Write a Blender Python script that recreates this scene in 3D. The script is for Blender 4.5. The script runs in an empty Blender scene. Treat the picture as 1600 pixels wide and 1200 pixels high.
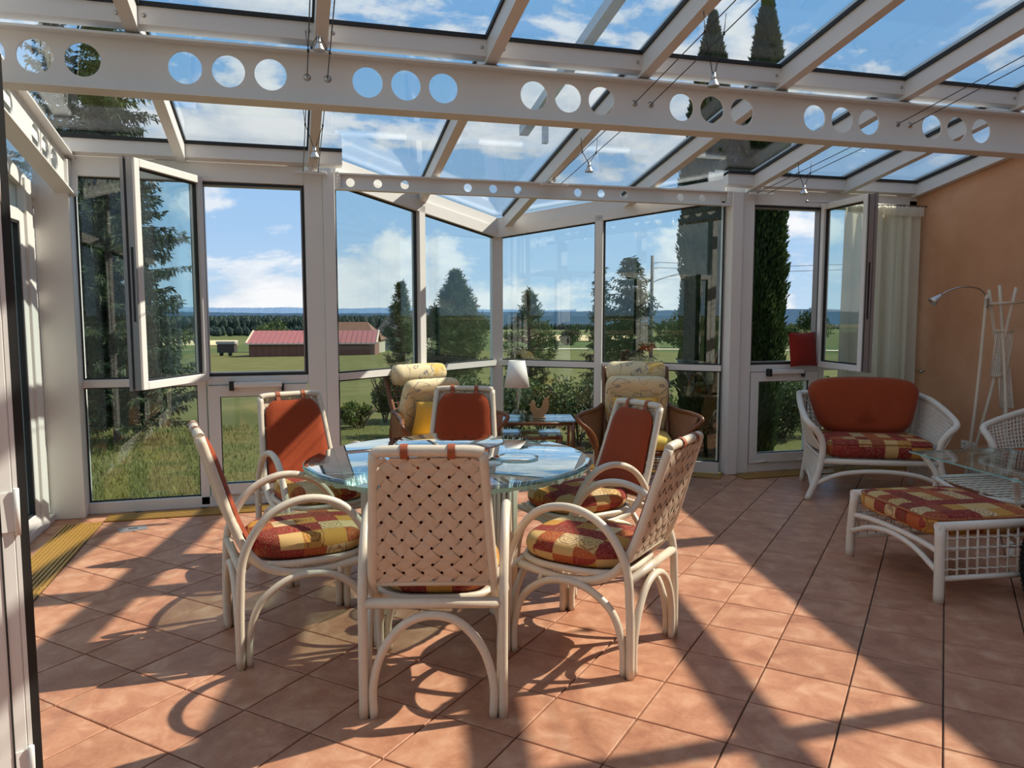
import bpy, math, random
from mathutils import Vector, Matrix
random.seed(7)
sc = bpy.context.scene
COL = sc.collection

# ------------------------------------------------------------------ camera
CAM_H = 1.524
YAW = math.radians(15.894)          # the view is turned this far from the room's long axis
PITCH = 0.0935
cd = bpy.data.cameras.new('camera'); cam = bpy.data.objects.new('camera', cd); COL.objects.link(cam)
cd.sensor_width = 36.0; cd.lens = 36.0*1213.0/1600.0
cd.clip_start = 0.05; cd.clip_end = 40000
cam.location = (0, 0, CAM_H)
cam.rotation_euler = (math.pi/2 - PITCH, 0, -YAW)
sc.camera = cam

# ------------------------------------------------------------------ light
SUN_STRENGTH = 7.6
SKY_STRENGTH = 1.08
SKYX, SKYZ = 7.7, 2.2
SUN_DIR = Vector((1.0, 0.03, 0.99)).normalized()      # towards the sun
EXPOSURE = 0.0
sd = bpy.data.lights.new('sun', 'SUN'); sd.energy = SUN_STRENGTH; sd.angle = math.radians(0.6)
sd.color = (1.0, 0.90, 0.76)
sun = bpy.data.objects.new('sun', sd); COL.objects.link(sun)
sun.rotation_euler = SUN_DIR.to_track_quat('Z', 'Y').to_euler()
sun.location = (20, 0, 20)

vs = sc.view_settings
vs.view_transform = 'Standard'; vs.look = 'None'; vs.gamma = 1.0; vs.exposure = EXPOSURE
vs.use_curve_mapping = False
cy = sc.cycles
cy.max_bounces = 10; cy.diffuse_bounces = 5; cy.glossy_bounces = 5; cy.transmission_bounces = 6
cy.transparent_max_bounces = 48
cy.use_denoising = True
cy.caustics_reflective = False; cy.caustics_refractive = False
cy.sample_clamp_indirect = 8.0

# node helper ------------------------------------------------------
class NT:
    def __init__(s, tree):
        s.t = tree; tree.nodes.clear()
    def n(s, typ, ins=None, **props):
        nd = s.t.nodes.new(typ)
        for k, v in props.items(): setattr(nd, k, v)
        for k, v in (ins or {}).items():
            if hasattr(v, 'is_output') : s.t.links.new(v, nd.inputs[k])
            else: nd.inputs[k].default_value = v
        return nd
    def math(s, op, a, b=None, c=None, clamp=False):
        nd = s.t.nodes.new('ShaderNodeMath'); nd.operation = op; nd.use_clamp = clamp
        for i, v in enumerate((a, b, c)):
            if v is None: continue
            if hasattr(v, 'is_output'): s.t.links.new(v, nd.inputs[i])
            else: nd.inputs[i].default_value = v
        return nd.outputs[0]
    def vmath(s, op, a, b=None):
        nd = s.t.nodes.new('ShaderNodeVectorMath'); nd.operation = op
        for i, v in enumerate((a, b)):
            if v is None: continue
            if hasattr(v, 'is_output'): s.t.links.new(v, nd.inputs[i])
            else: nd.inputs[i].default_value = v
        return nd.outputs[0]
    def ramp(s, fac, stops, interp='LINEAR'):
        nd = s.t.nodes.new('ShaderNodeValToRGB'); cr = nd.color_ramp; cr.interpolation = interp
        while len(cr.elements) < len(stops): cr.elements.new(0.5)
        for e, (p, c) in zip(cr.elements, stops):
            e.position = p; e.color = (c[0], c[1], c[2], 1)
        s.t.links.new(fac, nd.inputs[0]); return nd.outputs[0]
    def mix(s, fac, a, b, blend='MIX'):
        nd = s.t.nodes.new('ShaderNodeMix'); nd.data_type = 'RGBA'; nd.blend_type = blend
        for i, v in ((0, fac), (6, a), (7, b)):
            if hasattr(v, 'is_output'): s.t.links.new(v, nd.inputs[i])
            else: nd.inputs[i].default_value = (v if i == 0 else (v[0], v[1], v[2], 1))
        return nd.outputs[2]
    def noise(s, vec, scale, detail=4, rough=0.55, dist=0.0):
        nd = s.n('ShaderNodeTexNoise', {'Scale': scale, 'Detail': detail, 'Roughness': rough, 'Distortion': dist})
        if vec is not None: s.t.links.new(vec, nd.inputs['Vector'])
        return nd.outputs[0]
    def link(s, a, b): s.t.links.new(a, b)

# sky: clear blue overhead, pale towards the horizon, broken cumulus all round
w = bpy.data.worlds.new('World'); sc.world = w; w.use_nodes = True
T = NT(w.node_tree)
g = T.n('ShaderNodeTexCoord').outputs['Generated']
sep = T.n('ShaderNodeSeparateXYZ', {0: g})
zz = T.math('MAXIMUM', sep.outputs[2], 0.0)
blue = T.ramp(zz, [(0.0, (0.50, 0.66, 0.82)), (0.10, (0.36, 0.56, 0.82)), (0.28, (0.21, 0.44, 0.76)), (0.6, (0.14, 0.35, 0.70)), (1.0, (0.10, 0.29, 0.64))])
cv_ = T.vmath('MULTIPLY', g, (3.4, 3.4, 7.5))
cv_ = T.vmath('ADD', cv_, (SKYX, 1.9, SKYZ))
big = T.noise(cv_, 1.15, 8, 0.60, 0.25)
fine = T.noise(cv_, 7.0, 6, 0.62, 0.15)
dens = T.math('ADD', big, T.math('MULTIPLY', T.math('SUBTRACT', fine, 0.5), 0.10))
cov = T.ramp(dens, [(0.485, (0, 0, 0)), (0.535, (0.75, 0.75, 0.75)), (0.60, (1, 1, 1))])
# sunlit tops: compare with the density a little higher towards the sun
cv2 = T.vmath('ADD', cv_, (0.10, 0.0, 0.16))
up = T.noise(cv2, 1.15, 8, 0.60, 0.25)
lit = T.math('MULTIPLY_ADD', T.math('SUBTRACT', big, up), 4.0, 0.62, clamp=True)
shade = T.mix(lit, (0.52, 0.60, 0.70), (0.92, 0.92, 0.92))
skyc = T.mix(T.math('MULTIPLY', cov, 0.92), blue, shade)
bg = T.n('ShaderNodeBackground', {'Color': skyc, 'Strength': SKY_STRENGTH})
out = T.n('ShaderNodeOutputWorld'); T.link(bg.outputs[0], out.inputs[0])

# ------------------------------------------------------------------ materials
MATS = {}
def newmat(name):
    m = bpy.data.materials.new(name); m.use_nodes = True; MATS[name] = m
    return m, NT(m.node_tree)
def finish(t, bsdf):
    o = t.n('ShaderNodeOutputMaterial'); t.link(bsdf, o.inputs[0])
def plain(name, col, rough=0.5, metal=0.0, spec=0.5, nscale=None, namt=0.0, bump=0.0, bscale=60, coat=0.0):
    m, t = newmat(name)
    oc = t.n('ShaderNodeTexCoord').outputs['Object']
    c = None
    if nscale:
        nz = t.noise(oc, nscale, 4)
        k = t.math('MULTIPLY_ADD', t.math('SUBTRACT', nz, 0.5), namt*2, 1.0)
        c = t.vmath('SCALE', (col[0], col[1], col[2])); 
        t.link(k, c.node.inputs['Scale'])
    b = t.n('ShaderNodeBsdfPrincipled', {'Roughness': rough, 'Metallic': metal, 'Specular IOR Level': spec, 'Coat Weight': coat})
    if c is not None: t.link(c, b.inputs['Base Color'])
    else: b.inputs['Base Color'].default_value = (*col, 1)
    if bump:
        bn = t.n('ShaderNodeBump', {'Strength': bump, 'Distance': 0.004, 'Height': t.noise(oc, bscale, 3)})
        t.link(bn.outputs[0], b.inputs['Normal'])
    finish(t, b.outputs[0]); return m
def glass(name, tint, refl=1.0, rough=0.0):
    # thin pane: straight transmission with a Schlick reflection on top
    m, t = newmat(name)
    lw = t.n('ShaderNodeLayerWeight', {'Blend': 0.5}).outputs['Facing']
    F = t.math('MULTIPLY_ADD', t.math('POWER', lw, 5.0), 0.96*refl, 0.04*refl, clamp=True)
    tr = t.n('ShaderNodeBsdfTransparent', {'Color': (*tint, 1)})
    gl = t.n('ShaderNodeBsdfGlossy', {'Color': (1, 1, 1, 1), 'Roughness': rough})
    mx = t.n('ShaderNodeMixShader', {0: F, 1: tr.outputs[0], 2: gl.outputs[0]})
    finish(t, mx.outputs[0]); return m

plain('frame_white', (0.74, 0.72, 0.69), 0.38, nscale=3, namt=0.03)
plain('beam_white', (0.72, 0.70, 0.67), 0.42, nscale=2, namt=0.03)
plain('alu', (0.55, 0.55, 0.54), 0.35, 0.8)
plain('sash_edge', (0.30, 0.28, 0.28), 0.35, 0.3)
plain('gasket', (0.012, 0.013, 0.014), 0.6)
plain('steel', (0.45, 0.43, 0.40), 0.25, 1.0)
plain('wire', (0.05, 0.05, 0.055), 0.4, 0.6)
plain('black', (0.01, 0.01, 0.01), 0.5)
plain('brass', (0.42, 0.23, 0.045), 0.35, 0.15, nscale=25, namt=0.12)
plain('trench', (0.035, 0.03, 0.015), 0.8)
plain('grout', (0.12, 0.095, 0.07), 0.9, nscale=12, namt=0.2)
plain('rattan_white', (0.66, 0.57, 0.45), 0.36, nscale=35, namt=0.10, bump=0.15, bscale=120)
plain('wicker_white', (0.72, 0.66, 0.57), 0.45, nscale=30, namt=0.10)
plain('weave', (0.58, 0.46, 0.35), 0.5, nscale=30, namt=0.08)
plain('strap', (0.33, 0.075, 0.022), 0.6)
plain('rattan_brown', (0.17, 0.062, 0.022), 0.35, nscale=30, namt=0.25)
plain('wicker_brown', (0.25, 0.115, 0.055), 0.5, nscale=60, namt=0.35, bump=0.5, bscale=90)
plain('shade', (0.80, 0.78, 0.74), 0.8)
plain('socket_white', (0.78, 0.76, 0.72), 0.4)
plain('wood_light', (0.42, 0.27, 0.13), 0.5, nscale=14, namt=0.2)
plain('house_plaster', (0.74, 0.69, 0.62), 0.9)
plain('floorbase', (0.2, 0.13, 0.09), 0.9)
glass('glass_window', (0.90, 0.955, 0.95), 1.35)
glass('glass_roof', (0.955, 0.98, 0.98), 1.1)
glass('glass_clear', (0.92, 0.96, 0.95), 1.0)
glass('glass_shelf', (0.84, 0.90, 0.89), 0.9)
glass('glass_table', (0.66, 0.76, 0.75), 2.2)
plain('glass_edge', (0.26, 0.52, 0.48), 0.15, spec=0.8, nscale=40, namt=0.35, bump=0.8, bscale=70)

def tile_mat():
    m, t = newmat('terracotta')
    oc = t.n('ShaderNodeTexCoord').outputs['Object']
    rnd = t.n('ShaderNodeObjectInfo').outputs['Random']
    off = t.n('ShaderNodeCombineXYZ', {0: t.math('MULTIPLY', rnd, 37.0), 1: t.math('MULTIPLY', rnd, 91.0), 2: 0.0}).outputs[0]
    v = t.vmath('ADD', oc, off)
    n1 = t.noise(v, 7.0, 5, 0.6, 0.6); n2 = t.noise(v, 60.0, 3, 0.7)
    c = t.ramp(n1, [(0.28, (0.32, 0.13, 0.075)), (0.50, (0.435, 0.20, 0.115)), (0.70, (0.55, 0.305, 0.19))])
    c = t.mix(t.math('MULTIPLY', t.math('SUBTRACT', n2, 0.45, clamp=True), 0.7), c, (0.62, 0.36, 0.22))
    k = t.math('MULTIPLY_ADD', rnd, 0.14, 0.93)
    sc_ = t.vmath('SCALE', c); t.link(k, sc_.node.inputs['Scale'])
    b = t.n('ShaderNodeBsdfPrincipled', {'Base Color': sc_, 'Roughness': t.math('MULTIPLY_ADD', n1, 0.2, 0.32), 'Specular IOR Level': 0.28})
    bp = t.n('ShaderNodeBump', {'Strength': 0.12, 'Distance': 0.002, 'Height': n2}); t.link(bp.outputs[0], b.inputs['Normal'])
    finish(t, b.outputs[0])
tile_mat()
def fabric(name, col, dark=0.72):
    m, t = newmat(name)
    oc = t.n('ShaderNodeTexCoord').outputs['Object']
    w1 = t.n('ShaderNodeTexNoise', {'Scale': 1.0, 'Detail': 2}); 
    v1 = t.vmath('MULTIPLY', oc, (260, 30, 30)); v2 = t.vmath('MULTIPLY', oc, (30, 260, 260))
    a = t.noise(v1, 1.0, 2); b_ = t.noise(v2, 1.0, 2)
    k = t.math('MULTIPLY_ADD', t.math('ADD', a, b_), 0.9, -0.4, clamp=True)
    c = t.mix(k, (col[0]*dark, col[1]*dark, col[2]*dark), (col[0]*1.15, col[1]*1.2, col[2]*1.2))
    b = t.n('ShaderNodeBsdfPrincipled', {'Base Color': c, 'Roughness': 0.9, 'Specular IOR Level': 0.15, 'Sheen Weight': 0.15})
    bp = t.n('ShaderNodeBump', {'Strength': 0.3, 'Distance': 0.002, 'Height': k}); t.link(bp.outputs[0], b.inputs['Normal'])
    finish(t, b.outputs[0])
fabric('orange_cloth', (0.31, 0.052, 0.016))
fabric('red_cloth', (0.27, 0.022, 0.013))
fabric('wine_cloth', (0.12, 0.018, 0.015))
fabric('yellow_cloth', (0.72, 0.47, 0.10), 0.85)

def curtain_mat():
    m, t = newmat('curtain_cloth')
    oc = t.n('ShaderNodeTexCoord').outputs['Object']
    k = t.noise(t.vmath('MULTIPLY', oc, (200, 200, 20)), 1.0, 2)
    c = t.mix(k, (0.86, 0.82, 0.72), (0.92, 0.89, 0.80))
    d = t.n('ShaderNodeBsdfDiffuse', {'Color': c}); tl = t.n('ShaderNodeBsdfTranslucent', {'Color': c})
    mx = t.n('ShaderNodeMixShader', {0: 0.58, 1: d.outputs[0], 2: tl.outputs[0]})
    finish(t, mx.outputs[0])
curtain_mat()
def patchwork():
    m, t = newmat('patchwork')
    oc = t.n('ShaderNodeTexCoord').outputs['Object']
    p = t.vmath('ADD', t.vmath('MULTIPLY', oc, (10.2, 10.2, 8.0)), (40.3, 40.45, 40.12))
    cell = t.vmath('FLOOR', p)
    fr = t.vmath('SUBTRACT', p, cell)
    wn = t.n('ShaderNodeTexWhiteNoise', {'Vector': cell}, noise_dimensions='3D')
    c = t.ramp(wn.outputs['Value'], [(0.0, (0.22, 0.018, 0.018)), (0.20, (0.40, 0.085, 0.025)), (0.38, (0.56, 0.36, 0.14)), (0.54, (0.27, 0.024, 0.022)), (0.70, (0.50, 0.24, 0.045)), (0.82, (0.60, 0.43, 0.22)), (0.93, (0.30, 0.05, 0.02))], 'CONSTANT')
    ce = t.vmath('MULTIPLY', t.vmath('SUBTRACT', fr, (0.5, 0.5, 0.5)), (1, 1, 0.3))
    ln = t.n('ShaderNodeVectorMath', {0: ce}, operation='LENGTH').outputs['Value']
    wob = t.noise(oc, 55, 2)
    rings = t.math('SINE', t.math('MULTIPLY_ADD', wob, 9.0, t.math('MULTIPLY', ln, 34.0)))
    sel = t.math('GREATER_THAN', t.n('ShaderNodeSeparateColor', {0: wn.outputs['Color']}).outputs[1], 0.5)
    k = t.math('MULTIPLY', t.math('GREATER_THAN', rings, 0.45), sel)
    c2 = t.mix(t.math('MULTIPLY', k, 0.65), c, (0.16, 0.05, 0.02))
    sp = t.math('GREATER_THAN', t.noise(t.vmath('MULTIPLY', oc, (60, 320, 200)), 1.0, 2), 0.56)
    c3 = t.mix(t.math('MULTIPLY', sp, 0.30), c2, (0.55, 0.38, 0.20))
    b = t.n('ShaderNodeBsdfPrincipled', {'Base Color': c3, 'Roughness': 0.85, 'Specular IOR Level': 0.2})
    finish(t, b.outputs[0])
patchwork()
def floral():
    m, t = newmat('floral')
    oc = t.n('ShaderNodeTexCoord').outputs['Object']
    n1 = t.noise(oc, 5.0, 3, 0.6, 0.5)
    c = t.ramp(n1, [(0.38, (0.70, 0.57, 0.34)), (0.54, (0.74, 0.63, 0.42)), (0.66, (0.70, 0.46, 0.14))])
    n2 = t.noise(oc, 3.6, 1, 0.4, 2.2)
    line = t.math('LESS_THAN', t.math('ABSOLUTE', t.math('SUBTRACT', n2, 0.5)), 0.014)
    c = t.mix(t.math('MULTIPLY', line, 0.75), c, (0.16, 0.16, 0.19))
    b = t.n('ShaderNodeBsdfPrincipled', {'Base Color': c, 'Roughness': 0.9, 'Specular IOR Level': 0.15})
    finish(t, b.outputs[0])
floral()
def plaster():
    m, t = newmat('plaster_orange')
    oc = t.n('ShaderNodeTexCoord').outputs['Object']
    n1 = t.noise(oc, 1.3, 5, 0.6, 0.4); n2 = t.noise(oc, 45, 3)
    c = t.ramp(n1, [(0.30, (0.52, 0.25, 0.135)), (0.55, (0.62, 0.33, 0.19)), (0.75, (0.70, 0.41, 0.26))])
    b = t.n('ShaderNodeBsdfPrincipled', {'Base Color': c, 'Roughness': 0.6, 'Specular IOR Level': 0.35})
    bp = t.n('ShaderNodeBump', {'Strength': 0.1, 'Distance': 0.003, 'Height': n2}); t.link(bp.outputs[0], b.inputs['Normal'])
    finish(t, b.outputs[0])
plaster()
def foliage(name, a, b_, sc_=0.8):
    m, t = newmat(name)
    geo = t.n('ShaderNodeNewGeometry'); rnd = geo.outputs['Random Per Island']
    oc = t.n('ShaderNodeTexCoord').outputs['Object']
    n1 = t.noise(oc, sc_*3, 3)
    k = t.math('MULTIPLY_ADD', rnd, 0.6, t.math('MULTIPLY_ADD', n1, 0.8, -0.2), clamp=True)
    c = t.mix(k, a, b_)
    b = t.n('ShaderNodeBsdfPrincipled', {'Base Color': c, 'Roughness': 0.6, 'Specular IOR Level': 0.25})
    tl = t.n('ShaderNodeBsdfTranslucent', {'Color': c})
    mx = t.n('ShaderNodeMixShader', {0: 0.25, 1: b.outputs[0], 2: tl.outputs[0]})
    finish(t, mx.outputs[0])
foliage('spruce_leaf', (0.016, 0.032, 0.016), (0.060, 0.088, 0.036))
foliage('pine_leaf', (0.022, 0.045, 0.018), (0.09, 0.13, 0.045))
foliage('thuja_leaf', (0.012, 0.028, 0.010), (0.05, 0.085, 0.025))
foliage('shrub_leaf', (0.04, 0.07, 0.015), (0.14, 0.19, 0.05))
foliage('tree_leaf', (0.03, 0.06, 0.015), (0.10, 0.14, 0.04))
foliage('far_forest', (0.012, 0.030, 0.022), (0.022, 0.045, 0.032), 0.01)
foliage('grass_blade', (0.085, 0.11, 0.026), (0.20, 0.22, 0.06))
plain('bark', (0.10, 0.065, 0.04), 0.9, nscale=20, namt=0.3)
plain('metal_roof_red', (0.28, 0.095, 0.085), 0.5, nscale=0.3, namt=0.06)
plain('tile_roof_brown', (0.15, 0.072, 0.042), 0.8, nscale=0.5, namt=0.2)
plain('dark_roof', (0.045, 0.038, 0.038), 0.8, nscale=0.3, namt=0.2)
plain('board_brown', (0.16, 0.072, 0.05), 0.8, nscale=0.5, namt=0.12)
plain('board_grey', (0.34, 0.32, 0.24), 0.8, nscale=0.5, namt=0.12)
plain('pole_wood', (0.17, 0.15, 0.13), 0.9, nscale=3, namt=0.2)
plain('far_hill', (0.040, 0.075, 0.12), 1.0, spec=0.0, nscale=0.004, namt=0.25)  # forest green shifted to blue: distance haze mixed into the base colour
plain('mountain', (0.13, 0.21, 0.32), 1.0, spec=0.0)  # blue of the far air painted in as the ridge's base colour
plain('path_pale', (0.55, 0.47, 0.34), 0.95)
plain('straw', (0.56, 0.43, 0.22), 0.95, nscale=0.02, namt=0.1)
plain('stone_grey', (0.30, 0.29, 0.27), 0.9, nscale=5, namt=0.25)
def terrain_mat():
    m, t = newmat('meadow')
    oc = t.n('ShaderNodeTexCoord').outputs['Object']
    n1 = t.noise(oc, 0.35, 5, 0.6); n2 = t.noise(oc, 9.0, 4, 0.7)
    c = t.ramp(n1, [(0.35, (0.085, 0.092, 0.028)), (0.5, (0.118, 0.120, 0.038)), (0.68, (0.175, 0.155, 0.062))])
    c = t.mix(t.math('MULTIPLY', n2, 0.55), c, (0.07, 0.078, 0.022))
    # field patches further out
    vor = t.n('ShaderNodeTexVoronoi', {'Vector': t.vmath('MULTIPLY', oc, (0.0035, 0.006, 0.0)), 'Scale': 1.0, 'Randomness': 0.9})
    sepc = t.n('ShaderNodeSeparateColor', {0: vor.outputs['Color']})
    f = t.ramp(sepc.outputs[0], [(0.0, (0.085, 0.10, 0.032)), (0.3, (0.07, 0.095, 0.03)), (0.60, (0.28, 0.22, 0.10)), (0.7, (0.10, 0.115, 0.04)), (0.90, (0.22, 0.18, 0.085))], 'CONSTANT')
    ln = t.n('ShaderNodeVectorMath', {0: oc}, operation='LENGTH').outputs['Value']
    far = t.math('GREATER_THAN', ln, 215.0)
    c = t.mix(far, c, f)
    b = t.n('ShaderNodeBsdfPrincipled', {'Base Color': c, 'Roughness': 0.95, 'Specular IOR Level': 0.1})
    bp = t.n('ShaderNodeBump', {'Strength': 0.6, 'Distance': 0.05, 'Height': n2}); t.link(bp.outputs[0], b.inputs['Normal'])
    finish(t, b.outputs[0])
terrain_mat()

# ------------------------------------------------------------------ geometry helpers
def spline(pts, n=6, closed=False):
    P = [Vector(p) for p in pts]; out = []
    m = len(P); rng = range(m if closed else m-1)
    for i in rng:
        p1, p2 = P[i], P[(i+1) % m]
        p0 = P[(i-1) % m] if (closed or i > 0) else p1*2-p2
        p3 = P[(i+2) % m] if (closed or i+2 < m) else p2*2-p1
        for k in range(n):
            t = k/n
            out.append(0.5*((2*p1)+(p2-p0)*t+(2*p0-5*p1+4*p2-p3)*t*t+(3*p1-p0-3*p2+p3)*t*t*t))
    if not closed: out.append(P[-1].copy())
    return out
class MB:
    def __init__(s): s.v = []; s.f = []; s.sm = []
    def add(s, vs_, fs, smooth=False):
        o = len(s.v); s.v += [tuple(p) for p in vs_]
        for q in fs: s.f.append(tuple(i+o for i in q)); s.sm.append(smooth)
        return s
    def box(s, x0, x1, y0, y1, z0, z1):
        return s.add([(x0,y0,z0),(x1,y0,z0),(x1,y1,z0),(x0,y1,z0),(x0,y0,z1),(x1,y0,z1),(x1,y1,z1),(x0,y1,z1)],
                     [(0,3,2,1),(4,5,6,7),(0,1,5,4),(1,2,6,5),(2,3,7,6),(3,0,4,7)])
    def bbox(s, x0, x1, y0, y1, z0, z1, b=0.004):
        # box with chamfered edges (three cross loops)
        L = []
        for (z, k) in ((z0, b), (z0+b, 0), (z1-b, 0), (z1, b)):
            X0, X1, Y0, Y1 = x0+k, x1-k, y0+k, y1-k; c = b
            L.append([(X0+c,Y0,z),(X1-c,Y0,z),(X1,Y0+c,z),(X1,Y1-c,z),(X1-c,Y1,z),(X0+c,Y1,z),(X0,Y1-c,z),(X0,Y0+c,z)])
        vs_ = sum(L, []); fs = [tuple(range(7, -1, -1)), tuple(range(24, 32))]
        for a in range(3):
            for i in range(8):
                j = (i+1) % 8; fs.append((a*8+i, a*8+j, a*8+8+j, a*8+8+i))
        return s.add(vs_, fs)
    def bar(s, p, q, w, hgt, up=(0,0,1)):
        # oriented box from p to q, w across, hgt along 'up'
        p, q = Vector(p), Vector(q); d = (q-p).normalized(); up = Vector(up)
        a = d.cross(up).normalized(); u = a.cross(d).normalized()
        vs_ = []
        for c in (p, q):
            for (i, j) in ((-1,-1),(1,-1),(1,1),(-1,1)): vs_.append(c+a*(i*w/2)+u*(j*hgt/2))
        return s.add(vs_, [(0,1,2,3),(7,6,5,4),(0,4,5,1),(1,5,6,2),(2,6,7,3),(3,7,4,0)])
    def tube(s, pts, r, seg=10, closed=False, cap=True):
        P = [Vector(p) for p in pts]; n = len(P)
        rs = r if isinstance(r, (list, tuple)) else [r]*n
        tang = []
        for i in range(n):
            a = P[(i-1) % n] if (closed or i > 0) else P[i]
            b = P[(i+1) % n] if (closed or i < n-1) else P[i]
            tang.append((b-a).normalized())
        t0 = tang[0]; ref = Vector((0,0,1)) if abs(t0.z) < 0.9 else Vector((1,0,0))
        nrm = t0.cross(ref).normalized(); vs_ = []
        for i in range(n):
            t = tang[i]; nrm = (nrm - t*nrm.dot(t))
            if nrm.length < 1e-6: nrm = t.orthogonal()
            nrm.normalize(); bi = t.cross(nrm)
            for k in range(seg):
                a = 2*math.pi*k/seg
                vs_.append(P[i]+(nrm*math.cos(a)+bi*math.sin(a))*rs[i])
        fs = []
        for i in range(n if closed else n-1):
            j = (i+1) % n
            for k in range(seg):
                l = (k+1) % seg; fs.append((i*seg+k, i*seg+l, j*seg+l, j*seg+k))
        s.add(vs_, fs, True)
        if cap and not closed:
            o = len(s.v)-len(vs_)
            s.f.append(tuple(o+k for k in range(seg-1, -1, -1))); s.sm.append(False)
            s.f.append(tuple(o+(n-1)*seg+k for k in range(seg))); s.sm.append(False)
        return s
    def lathe(s, prof, seg=24, c=(0,0,0), smooth=True):
        vs_ = []; n = len(prof)
        for (r, z) in prof:
            for k in range(seg):
                a = 2*math.pi*k/seg; vs_.append((c[0]+r*math.cos(a), c[1]+r*math.sin(a), c[2]+z))
        fs = []
        for i in range(n-1):
            for k in range(seg):
                l = (k+1) % seg; fs.append((i*seg+k, i*seg+l, (i+1)*seg+l, (i+1)*seg+k))
        if prof[0][0] > 1e-6: fs.append(tuple(range(seg-1, -1, -1)))
        if prof[-1][0] > 1e-6: fs.append(tuple((n-1)*seg+k for k in range(seg)))
        return s.add(vs_, fs, smooth)
    def prism(s, poly, axis, a, b):
        # poly: list of 2d points; axis 0/1/2 is the extrusion axis from a to b
        def P(p, t):
            return {0: (t, p[0], p[1]), 1: (p[0], t, p[1]), 2: (p[0], p[1], t)}[axis]
        n = len(poly); vs_ = [P(p, a) for p in poly]+[P(p, b) for p in poly]
        fs = [tuple(range(n-1, -1, -1)), tuple(range(n, 2*n))]
        for i in range(n): j = (i+1) % n; fs.append((i, j, n+j, n+i))
        return s.add(vs_, fs)
    def slab(s, poly3, nrm, th):
        # polygon in space given thickness th along nrm
        nrm = Vector(nrm).normalized()*th; n = len(poly3)
        vs_ = [Vector(p) for p in poly3]+[Vector(p)+nrm for p in poly3]
        fs = [tuple(range(n-1, -1, -1)), tuple(range(n, 2*n))]
        for i in range(n): j = (i+1) % n; fs.append((i, j, n+j, n+i))
        return s.add(vs_, fs)
    def surf(s, fn, nu, nv, smooth=True, closeu=False):
        vs_ = [fn(i/(nu if closeu else nu-1), j/(nv-1)) for j in range(nv) for i in range(nu)]
        fs = []
        for j in range(nv-1):
            for i in range(nu if closeu else nu-1):
                k = (i+1) % nu; fs.append((j*nu+i, j*nu+k, (j+1)*nu+k, (j+1)*nu+i))
        return s.add(vs_, fs, smooth)
    def mesh(s, name, mat):
        me = bpy.data.meshes.new(name); me.from_pydata(s.v, [], s.f)
        me.polygons.foreach_set('use_smooth', s.sm)
        if mat: me.materials.append(MATS[mat] if isinstance(mat, str) else mat)
        me.update(); return me
    def fixnormals(s, me):
        import bmesh
        bm = bmesh.new(); bm.from_mesh(me); bmesh.ops.recalc_face_normals(bm, faces=bm.faces); bm.to_mesh(me); bm.free()
    def build(s, name, mat, parent=None, fix=True, **kw):
        me = s.mesh(name, mat)
        if fix and len(s.f) < 60000: s.fixnormals(me)
        return link(name, me, parent, **kw)
def link(name, data, parent=None, loc=None, rot=None, label=None, cat=None, group=None, kind=None):
    o = bpy.data.objects.new(name, data); COL.objects.link(o)
    if parent is not None: o.parent = parent
    if loc is not None: o.location = loc
    if rot is not None: o.rotation_euler = rot if not isinstance(rot, (int, float)) else (0, 0, rot)
    tag(o, label, cat, group, kind); return o
def tag(o, label=None, cat=None, group=None, kind=None):
    if label: o['label'] = label
    if cat: o['category'] = cat
    if group: o['group'] = group
    if kind: o['kind'] = kind
    return o
def thing(name, label, cat, loc=(0,0,0), rotz=0.0, group=None, kind=None):
    return link(name, None, None, loc, rotz, label, cat, group, kind)
def copy_tree(o, parent=None):
    c = o.copy(); COL.objects.link(c); c.parent = parent
    for ch in list(o.children): copy_tree(ch, c)
    return c
def cushion(hx, hy, th, z0=0.0, pw=3.2, puff=0.35, n=36, m=7, edge=0.0, shape=None):
    # soft pad: superellipse outline, rounded rim, slightly domed faces; returns MB
    mb = MB(); rows = []
    prof = []
    for k in range(m):                                # bottom centre -> rim -> top centre
        a = -math.pi/2+math.pi*k/(m-1)
        prof.append((math.cos(a), math.sin(a)))
    def out(t):
        a = 2*math.pi*t; c, s_ = math.cos(a), math.sin(a)
        x = math.copysign(abs(c)**(2/pw), c)*hx; y = math.copysign(abs(s_)**(2/pw), s_)*hy
        return (x, y) if shape is None else shape(x, y)
    r = th/2; vs_ = []; rings = [(0.0, -1), (0.55, -1), (0.85, -0.97)]+[(None, p) for p in prof[1:-1]]+[(0.85, 0.97), (0.55, 1), (0.0, 1)]
    L = []
    for kind_, p in rings:
        ring = []
        for i in range(n):
            x, y = out(i/n)
            if kind_ is None:
                ln = math.hypot(x, y); k = 1-(r*0.9*(1-p[0]))/max(ln, 1e-6)
                ring.append((x*k, y*k, z0+r+r*p[1]*0.88))
            else:
                k = kind_*(1-r*0.9/max(math.hypot(x, y), 1e-6)) if kind_ > 0.8 else kind_
                dome = 1+puff*(1-kind_**2)
                ring.append((x*k, y*k, z0+r+math.copysign(r*0.88*abs(p)*(dome if p > 0 else 1.0), p)))
        L.append(ring)
    vs_ = sum(L, []); fs = []
    for a in range(len(L)-1):
        for i in range(n): j = (i+1) % n; fs.append((a*n+i, a*n+j, (a+1)*n+j, (a+1)*n+i))
    return mb.add(vs_, fs, True)
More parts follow.
